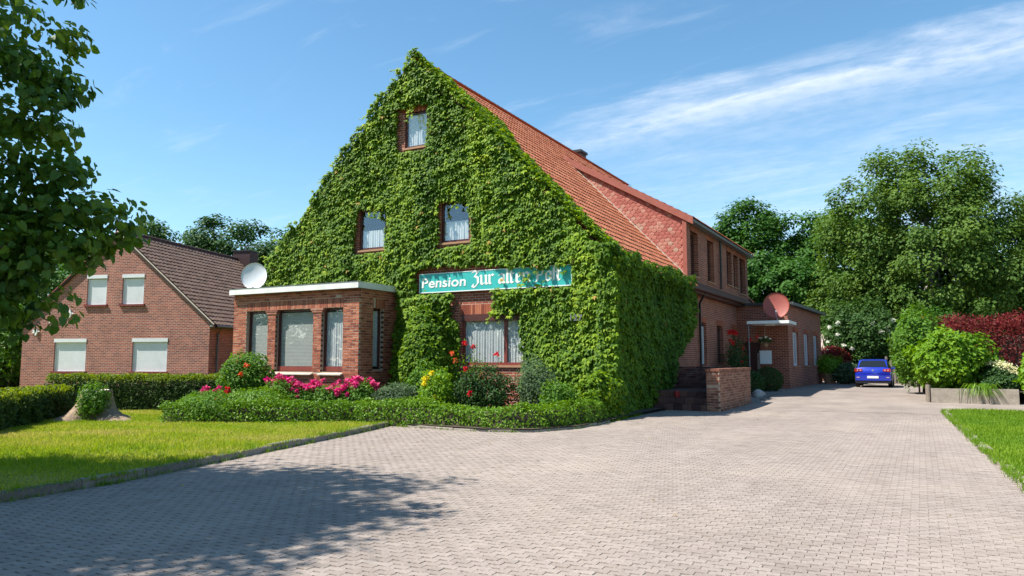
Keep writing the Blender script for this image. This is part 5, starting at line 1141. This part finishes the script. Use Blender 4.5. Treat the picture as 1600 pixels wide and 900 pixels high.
boxes('branches', [(.5, 36.0, .3, 4.5, 36.4, 2.6), (4.5, 35.2, .3, 9.4, 35.6, 2.6)], 'bark', BH)
cf = shrub('goatsbeard', 'cream flowering feathery plant beside the light green bush', 'flowers', (2.45, 32.1, .40), (.55, .5, .50), 2600, .12, 'shrub_dark', seed=4, rough=.25)
for q in range(11):
    a = np.array([1.95 + rng.random() * .65, 31.75 + rng.random() * .4, 1.15 + rng.random() * .45]); P = a + np.linspace(0, 1, 90)[:, None] * np.array([.30 + .2 * rng.random(), 0, -.12]) + rng.normal(size=(90, 3)) * np.array([.03, .03, .05]) * np.linspace(1.2, .5, 90)[:, None]
    foliage('plume', T_QUAD, P, rdir(90), rdir(90), .075, 'creamfl', cf)['kind'] = 'stuff'
shrub('low_shrub', 'dark low shrub under the cream plumes', 'shrub', (2.6, 31.6, .42), (.75, .5, .36), 3000, .10, 'shrub_dark', seed=1, rough=.3)
gt = thing('grass_tuft', 'arching ornamental grass tuft hanging over the retaining wall', 'plant', (1.85, 31.0, .45)); V, F = [], []
for q in range(260):
    a = rng.random() * 6.283; L_ = .35 + .45 * rng.random(); d_ = np.array([math.cos(a), math.sin(a) * .8 - .2, 0]); b0 = np.array([1.85, 30.95, .45]) + rng.normal(size=3) * (.10, .05, 0); m1 = b0 + d_ * L_ * .45 + UP * L_ * .45; e = b0 + d_ * L_ - UP * L_ * .25; w = np.array([-d_[1], d_[0], 0]) * .010; k = len(V); V += [b0 - w, b0 + w, m1 + w, m1 - w, e]; F += [(k, k + 1, k + 2), (k, k + 2, k + 3), (k + 3, k + 2, k + 4)]
mk('blades', V, np.array(F), 'box', gt, np.repeat(rng.random(260), 5))
shrub('edge_shrub', 'glossy leaved bush at the right edge of the narrow lawn', 'shrub', (3.35, 25.6, .03), (.95, 1.1, 1.25), 8000, .15, 'shrub_bright', seed=5, rough=.34, shell=.55)
shrub('edge_shrub', 'tall yellow tinged bush rising behind the glossy leaved one', 'shrub', (4.2, 27.6, .03), (1.1, 1.1, 1.5), 7000, .14, 'shrub', seed=0, rough=.32, shell=.4)

# ================================================================== end of the drive
E_ = .22
def car():
    root = thing('parked_car', 'blue hatchback parked at the end of the drive seen from behind', 'car', (-2.15, 42.0, E_))
    # side stations: y, half width low, half width belt, half width roof, z sill, z belt, z roof
    stn = [(0, .74, .79, .64, .42, .92, .96), (.10, .81, .83, .66, .30, .96, 1.05), (.42, .83, .845, .62, .24, .96, 1.37), (.80, .84, .85, .62, .22, .95, 1.435), (1.6, .845, .85, .62, .20, .93, 1.45), (2.5, .845, .84, .54, .20, .90, 1.36), (3.05, .84, .82, .60, .22, .88, .98), (3.8, .80, .74, .55, .28, .74, .80), (4.05, .66, .60, .45, .40, .62, .66)]
    cx0, cy0 = -2.15, 42.0; V, F, FG = [], [], []; k = 12
    for y, wl_2, wb, wr, zs, zb, zr in stn:
        ring = [(-wl_2 * .9, zs), (-wl_2, zs + .12), (-wl_2 - .01, (zs + zb) / 2), (-wb, zb), (-wr - .02, zr - .04), (-wr * .8, zr), (wr * .8, zr), (wr + .02, zr - .04), (wb, zb), (wl_2 + .01, (zs + zb) / 2), (wl_2, zs + .12), (wl_2 * .9, zs)]
        V += [(cx0 + x, cy0 + y, E_ + z) for x, z in ring]
    for i in range(len(stn) - 1):
        for j in range(k):
            q = (i * k + j, i * k + (j + 1) % k, (i + 1) * k + (j + 1) % k, (i + 1) * k + j)
            (FG if (j in (3, 7) and 1 <= i <= 5) or (i == 5 and j in (4, 5, 6)) or (i == 1 and j == 5) else F).append(q)
    body = mk('body', V, [np.array(F), np.array([list(range(k))[::-1], [(len(stn) - 1) * k + j for j in range(k)]])], 'car_blue', root, smooth=True)
    mk('side_glass', V, np.array(FG), 'car_glass', root)
    Y = lambda y: cy0 + y
    # rear window, slightly proud of the tailgate slope between stations 1 and 2
    V2 = [(cx0 - .64, Y(.075), E_ + 1.05), (cx0 + .64, Y(.075), E_ + 1.05), (cx0 + .55, Y(.37), E_ + 1.35), (cx0 - .55, Y(.37), E_ + 1.35)]; V2 += [(x, y + .05, z - .01) for x, y, z in V2]; mk('rear_window', V2, BOXF, 'car_glass', root)
    boxes('bumper', [(cx0 - .80, Y(-.07), E_ + .36, cx0 + .80, Y(.2), E_ + .62)], 'car_blue', root); boxes('lower_bumper', [(cx0 - .78, Y(-.05), E_ + .22, cx0 + .78, Y(.25), E_ + .358)], 'car_black', root)
    pb = boxes('number_plate', [(cx0 - .26, Y(-.088), E_ + .475, cx0 + .26, Y(-.075), E_ + .59)], 'plate', root)
    for s in (-1, 1):
        lb = boxes('tail_light', [(cx0 + s * .74 - .10, Y(-.012), E_ + .80, cx0 + s * .74 + .075, Y(.14), E_ + .96)], 'tail_red', root); boxes('lens', [(cx0 + s * .56 - .09, Y(-.014), E_ + .82, cx0 + s * .56 + .075, Y(.05), E_ + .94)], 'tail_red', lb)
        for xx_ in (.70, .56): boxes('lens', [(cx0 + s * xx_ - .03, Y(-.022), E_ + .85, cx0 + s * xx_ + .03, Y(-.010), E_ + .91)], 'tail_clear', lb)
        boxes('mirror', [(cx0 + s * .88 - .07, Y(2.55), E_ + .92, cx0 + s * .88 + .06, Y(2.65), E_ + 1.06)], 'car_blue', root)
        boxes('reflector', [(cx0 + s * .68 - .07, Y(-.08), E_ + .50, cx0 + s * .68 + .07, Y(-.068), E_ + .54)], 'tail_clear', root)
        for yy in (.72, 3.22):
            V3, F3 = tube([(cx0 + s * .66, Y(yy), E_ + .305), (cx0 + s * .855, Y(yy), E_ + .305)], .305, 20); wh = mk('wheel', V3, ecap(V3, F3, 20), 'tyre', root); V3, F3 = tube([(cx0 + s * .80, Y(yy), E_ + .305), (cx0 + s * .862, Y(yy), E_ + .305)], .20, 14); mk('rim', V3, ecap(V3, F3, 14), 'metal', wh)
    V3, F3 = tube([(cx0, Y(-.004), E_ + .875), (cx0, Y(.03), E_ + .875)], .045, 14); mk('emblem', V3, ecap(V3, F3, 14), 'metal', root)
    boxes('tailgate_seam', [(cx0 - .62, Y(-.003), E_ + .70, cx0 + .62, Y(.03), E_ + .712)], 'car_black', root)
    V3, F3 = tube([(cx0, Y(.9), E_ + 1.44), (cx0, Y(.7), E_ + 1.62)], .008, 5); mk('aerial', V3, F3, 'car_black', root)
    return root
car()
pt_ = thing('plant_pot', 'round terracotta pot with a leafy plant at the annex corner', 'plant pot', (-4.75, 47.6, E_)); V, F = tube([(-4.75, 47.6, E_), (-4.75, 47.6, E_ + .35), (-4.75, 47.6, E_ + .55), (-4.75, 47.6, E_ + .62)], [.26, .36, .42, .44], 16); mk('pot', V, ecap(V, F, 16), 'terracotta', pt_)
P, N = blob_points((-4.75, 47.6, E_ + 1.1), (.75, .6, .6), 1800, 2, .3, .7); foliage('foliage', T_OVAL, P, unit(N + rdir(len(P)) * .5 + UP * .4), unit(N + rdir(len(P)) * .5), .16, 'shrub_bright', pt_)
pt2 = thing('plant_pot', 'small wooden tub beside the round terracotta pot', 'plant pot', (-4.0, 47.9, E_)); V, F = tube([(-4.0, 47.9, E_), (-4.0, 47.9, E_ + .5)], [.22, .28], 12); mk('pot', V, ecap(V, F, 12), 'wood_grey', pt2)
P, N = blob_points((-4.0, 47.9, E_ + .75), (.4, .4, .35), 700, 3, .3, .7); foliage('foliage', T_OVAL, P, unit(N + rdir(len(P)) * .5), unit(N + rdir(len(P)) * .5), .12, 'shrub', pt2)
shrub('barberry_bush', 'dark red bush in front of the shed', 'shrub', (-4.9, 50.4, E_), (1.3, .9, 1.15), 6000, .13, 'barberry', seed=1, rough=.2, shell=.4)
SHD = thing('shed', 'garden shed with a pale corrugated roof behind the red bush', 'shed', (-6, 54, E_))
V, F = [], []; xs = np.arange(-9.5, -4.25, .045)
for x in xs: zz = .03 * math.sin(x * 41); V += [(x, 53.0, E_ + 1.75 + zz), (x, 55.6, E_ + 3.25 + zz)]
F = [(2 * i, 2 * i + 2, 2 * i + 3, 2 * i + 1) for i in range(len(xs) - 1)]; mk('roof', V, np.array(F), 'shed_roof', SHD); boxes('wall', [(-9.4, 53.3, E_ - .1, -4.4, 55.6, E_ + 1.78)], 'shed_wood', SHD)
V = [(-4.26, 53.0, E_ + 1.78), (-4.26, 55.6, E_ + 3.28), (-4.26, 55.6, E_ + 3.1), (-4.26, 53.0, E_ + 1.6)]; V += [(x + .08, y, z) for x, y, z in V]; mk('barge_board', V, BOXF[:, ::-1], 'fascia_red', SHD)
el = shrub('elder_bush', 'elder bush dotted with cream flower heads behind the blue car', 'shrub', (-3.0, 51.8, E_), (2.3, 1.8, 2.6), 15000, .19, 'elder', seed=2, rough=.25, shell=.5)
for q in range(16): a = rng.random() * 6.283; zz = rng.random() * 1.5 - .5; blossom(el, (-3.1 + 2.0 * math.cos(a) * math.sqrt(max(0, 1 - (zz / 2.6) ** 2)), 50.2 - .2 * rng.random() + .5 * abs(math.cos(a)), E_ + 2.6 + zz * 1.5), .16 + .1 * rng.random(), 'whitefl')
shrub('shade_shrub', 'low grey green shrub left of the blue car', 'shrub', (-3.75, 47.6, E_), (.95, .8, .62), 4500, .13, 'silver', seed=3, rough=.3)
FN = thing('garden_gate', 'weathered wooden slat gate in the shade behind the car', 'gate', (-.9, 51, E_))
for k in range(8): boxes('slat', [(-1.6 + k * .19, 49.0, E_, -1.6 + k * .19 + .12, 49.03, E_ + 1.35 + .03 * (k % 2))], 'wood_grey', FN)
boxes('rail', [(-1.65, 49.03, E_ + .35, .0, 49.07, E_ + .45), (-1.65, 49.03, E_ + 1.0, .0, 49.07, E_ + 1.1)], 'wood_grey', FN)
for k, (x, lab) in enumerate(((-1.75, 'gate post next to the blue car'), (.05, 'gate post next to the tall loose shrub'))):
    V, F = tube([(x, 49.03, E_ - .05), (x, 49.03, E_ + 1.6)], .075, 8); tag(mk('gate_post', V, ecap(V, F, 8), 'wood_grey'), 'grey wooden ' + lab, 'post')
shrub('laurel_bush', 'broad dark green shrub mass behind the garden gate', 'shrub', (1.2, 50.5, .2), (2.6, 1.8, 2.2), 11000, .17, 'maple', seed=4, rough=.25, shell=.5)
shrub('laurel_bush', 'lighter green undergrowth shrub between gate and tall shrub', 'shrub', (-.3, 45.6, .2), (1.0, 1.2, 1.9), 7000, .14, 'birch', seed=5, rough=.3, shell=.6)

# ================================================================== trees
tree('birch_tree', 'tall airy birch with pale trunk rising highest at the end of the drive', (1.0, 58, 0), .28, 9.0, (.6, 57, 8.7), (5.9, 5.5, 6.6), 400, 205, .23, 'birch', 'bark_pale', seed=1, cl=(.10, .20), limbs=46, droop=.45, rough=.26, fill=.35, flat=1.0)
tree('birch_tree', 'slender birch top leaning to the right of the tallest birch', (7.2, 60, 0), .2, 8.0, (7.2, 59, 7.6), (3.6, 3.6, 6.2), 190, 200, .215, 'birch', 'bark_pale', seed=2, cl=(.12, .22), limbs=30, droop=.45, rough=.3, fill=.35, flat=1.0)
tree('maple_tree', 'dense dark green tree behind the end of the annex', (-12.8, 66, 0), .35, 6.0, (-12.6, 66, 8.6), (4.2, 4.2, 6.7), 230, 185, .30, 'maple', seed=3, cl=(.14, .26), limbs=26, rough=.2)
tree('maple_tree', 'dark rounded tree between the annex tree and the tall birch', (-6.2, 67, 0), .35, 6.0, (-5.8, 67, 8.2), (4.3, 4.2, 6.6), 230, 185, .30, 'maple', seed=4, cl=(.14, .26), limbs=26, rough=.2)
tree('maple_tree', 'broad leafy tree filling the gap below the birch crown', (-4.0, 58, 0), .25, 3.0, (-3.4, 57.5, 4.4), (3.6, 3.0, 3.6), 150, 120, .22, 'birch', seed=5, cl=(.15, .26), limbs=16, rough=.25)
tree('maple_tree', 'shaded tree behind the barberry hedge', (8.5, 62, 0), .3, 4.0, (8.0, 61, 5.2), (6.0, 4.0, 4.6), 190, 130, .26, 'maple', seed=0, cl=(.14, .24), limbs=20, rough=.22)
tree('maple_tree', 'green tree at the far right behind the birches', (14.5, 62, 0), .3, 5.0, (14.0, 61, 7.2), (4.6, 4.0, 6.2), 170, 130, .26, 'fartree', seed=1, cl=(.14, .24), limbs=20, rough=.25)
tree('maple_tree', 'dark wood edge tree low behind the tall birch', (2.5, 66, 0), .3, 4.0, (2.0, 66, 5.5), (7.5, 3.0, 5.2), 200, 110, .30, 'maple', seed=2, cl=(.14, .24), limbs=20, rough=.2)
tree('maple_tree', 'dark tree filling the gap between annex roof and elder bush', (-9.3, 63, 0), .3, 4.0, (-9.0, 62.5, 5.6), (4.2, 3.4, 4.8), 170, 150, .28, 'maple', seed=3, cl=(.15, .26), limbs=16, rough=.2)
tree('ash_tree', 'pale feathery treetop just showing above the dormer roof', (-22.5, 76, 0), .3, 8.0, (-22.5, 76, 11.6), (3.0, 3.0, 5.2), 90, 90, .26, 'birch', seed=3, cl=(.13, .24), limbs=20, rough=.3)
LT = [((-59.5, 40.5), (5.0, 5.0), 13.3, 'round tree behind the neighbouring roof nearest the linden'), ((-53.4, 45.0), (4.4, 4.4), 14.2, 'taller clumped tree above the neighbouring ridge'), ((-48.0, 46.5), (4.0, 4.0), 12.2, 'round tree beside the neighbouring chimney'), ((-66, 36), (5.5, 5.5), 12.5, 'tree mostly hidden by the linden branches'), ((-43.5, 47.0), (3.2, 3.2), 10.5, 'small tree behind the left slope of the guesthouse')]
for k, ((x, y), (a, b), h, lab) in enumerate(LT):
    tree('background_tree', lab, (x, y, 0), .3, h * .4, (x, y, h * .62), (a, b, h * .40), 130, 140, .30, 'fartree', seed=k, cl=(.15, .27), limbs=16, rough=.22)
shrub('garden_shrub', 'big leafy shrub left of the neighbouring house', 'shrub', (-46.5, 23.5, 0), (3.0, 2.6, 2.4), 11000, .20, 'shrub', seed=1, rough=.25, shell=.5)
shrub('garden_shrub', 'dark shrub low beside the neighbouring wall', 'shrub', (-43.2, 19.6, 0), (1.6, 1.4, 1.0), 5000, .16, 'shrub_dark', seed=2, rough=.25, shell=.5)
tree('background_tree', 'leafy tree behind the left corner of the neighbouring house', (-49, 29, 0), .25, 3.0, (-48.5, 28.5, 4.8), (4.4, 4.0, 3.8), 150, 130, .24, 'maple', seed=4, cl=(.15, .26), limbs=16, rough=.22)

for k, (x, y, h, a, lab) in enumerate(((-34, -18, 9, 4.5, 'left one of the street trees opposite the guesthouse'), (-22, -24, 12, 3.6, 'pointed tree opposite the bay windows'), (-8, -26, 8, 5.0, 'broad tree opposite the ground floor window'), (-46, -10, 8, 5.0, 'street tree opposite the neighbouring house'))):
    tree('street_tree', lab, (x, y, 0), .25, h * .35, (x, y, h * .55), (a, a, h * .45), 90, 80, .42, 'fartree', seed=k, cl=(.18, .3), limbs=10)
# foreground linden: trunk outside the frame on the left, boughs reaching in
F0 = np.array([-.4818, .8763, 0]); R0 = np.array([.8763, .4818, 0])
def spot(side, up, dep): return F0 * dep + R0 * (side - .22) + UP * up       # metres right of / above eye level point / ahead of the viewpoint
boughs = [spot(-4.35, 4.9, 7.3), spot(-4.55, 4.5, 7.2), spot(-4.45, 4.15, 7.1), spot(-4.75, 3.95, 7.2), spot(-4.5, 3.62, 7.3), spot(-4.2, 3.42, 7.2), spot(-4.3, 3.2, 7.4), spot(-3.85, 3.08, 7.2), spot(-3.62, 2.98, 7.2), spot(-3.75, 2.86, 7.3), spot(-4.05, 2.75, 7.3), spot(-4.4, 2.85, 7.4), spot(-4.7, 3.0, 7.3), spot(-4.0, 2.62, 7.2), spot(-3.9, 2.75, 7.1), spot(-4.5, 2.55, 7.2), spot(-4.9, 2.45, 7.3), spot(-4.25, 3.0, 7.2), spot(-4.1, 3.05, 7.4), spot(-4.6, 3.25, 7.4), spot(-4.9, 3.15, 7.3), spot(-5.3, 2.2, 7.2), spot(-4.85, 2.8, 7.1), spot(-5.1, 3.7, 7.3), spot(-4.9, 4.1, 7.3), spot(-4.9, 4.7, 7.3), spot(-5.2, 4.9, 7.4), spot(-5.0, 2.15, 7.2), spot(-4.75, 2.10, 7.1), spot(-5.2, 2.0, 7.1), spot(-5.0, 3.4, 7.2), spot(-5.1, 4.3, 7.0), spot(-5.0, 2.7, 7.0), spot(-5.2, 3.0, 7.0), spot(-4.6, 2.7, 7.0), spot(-5.3, 2.5, 7.4)]
LC = np.array([-13.15, .55, 7.6]); LR = np.array([4.2, 4.0, 4.6])
for q in range(17): boughs.append(spot(-4.25 - .75 * rng.random(), 3.2 + 2.6 * rng.random(), 7.0 + .7 * rng.random()))
for q in range(14): boughs.append(spot(-4.55 - .45 * rng.random(), 2.0 + 1.2 * rng.random(), 7.0 + .6 * rng.random()))
for q in range(30):
    up_ = 2.25 + 3.5 * rng.random() ** 1.2; boughs.append(spot(-4.75 - .35 * (up_ > 3.3) - 1.9 * rng.random(), up_, 6.7 + 1.5 * rng.random()))
lroot, _ = tree('linden_tree', 'linden tree reaching in from the left edge with dark heart shaped leaves', (-11.9, 2.6, .05), .24, 2.6, LC, LR, 720, 80, .112, 'linden', T=T_HEART, seed=5, cl=(.13, .22), limbs=60, droop=.5, rough=.12, fill=.25, flat=.8, extra=boughs, sep=300)
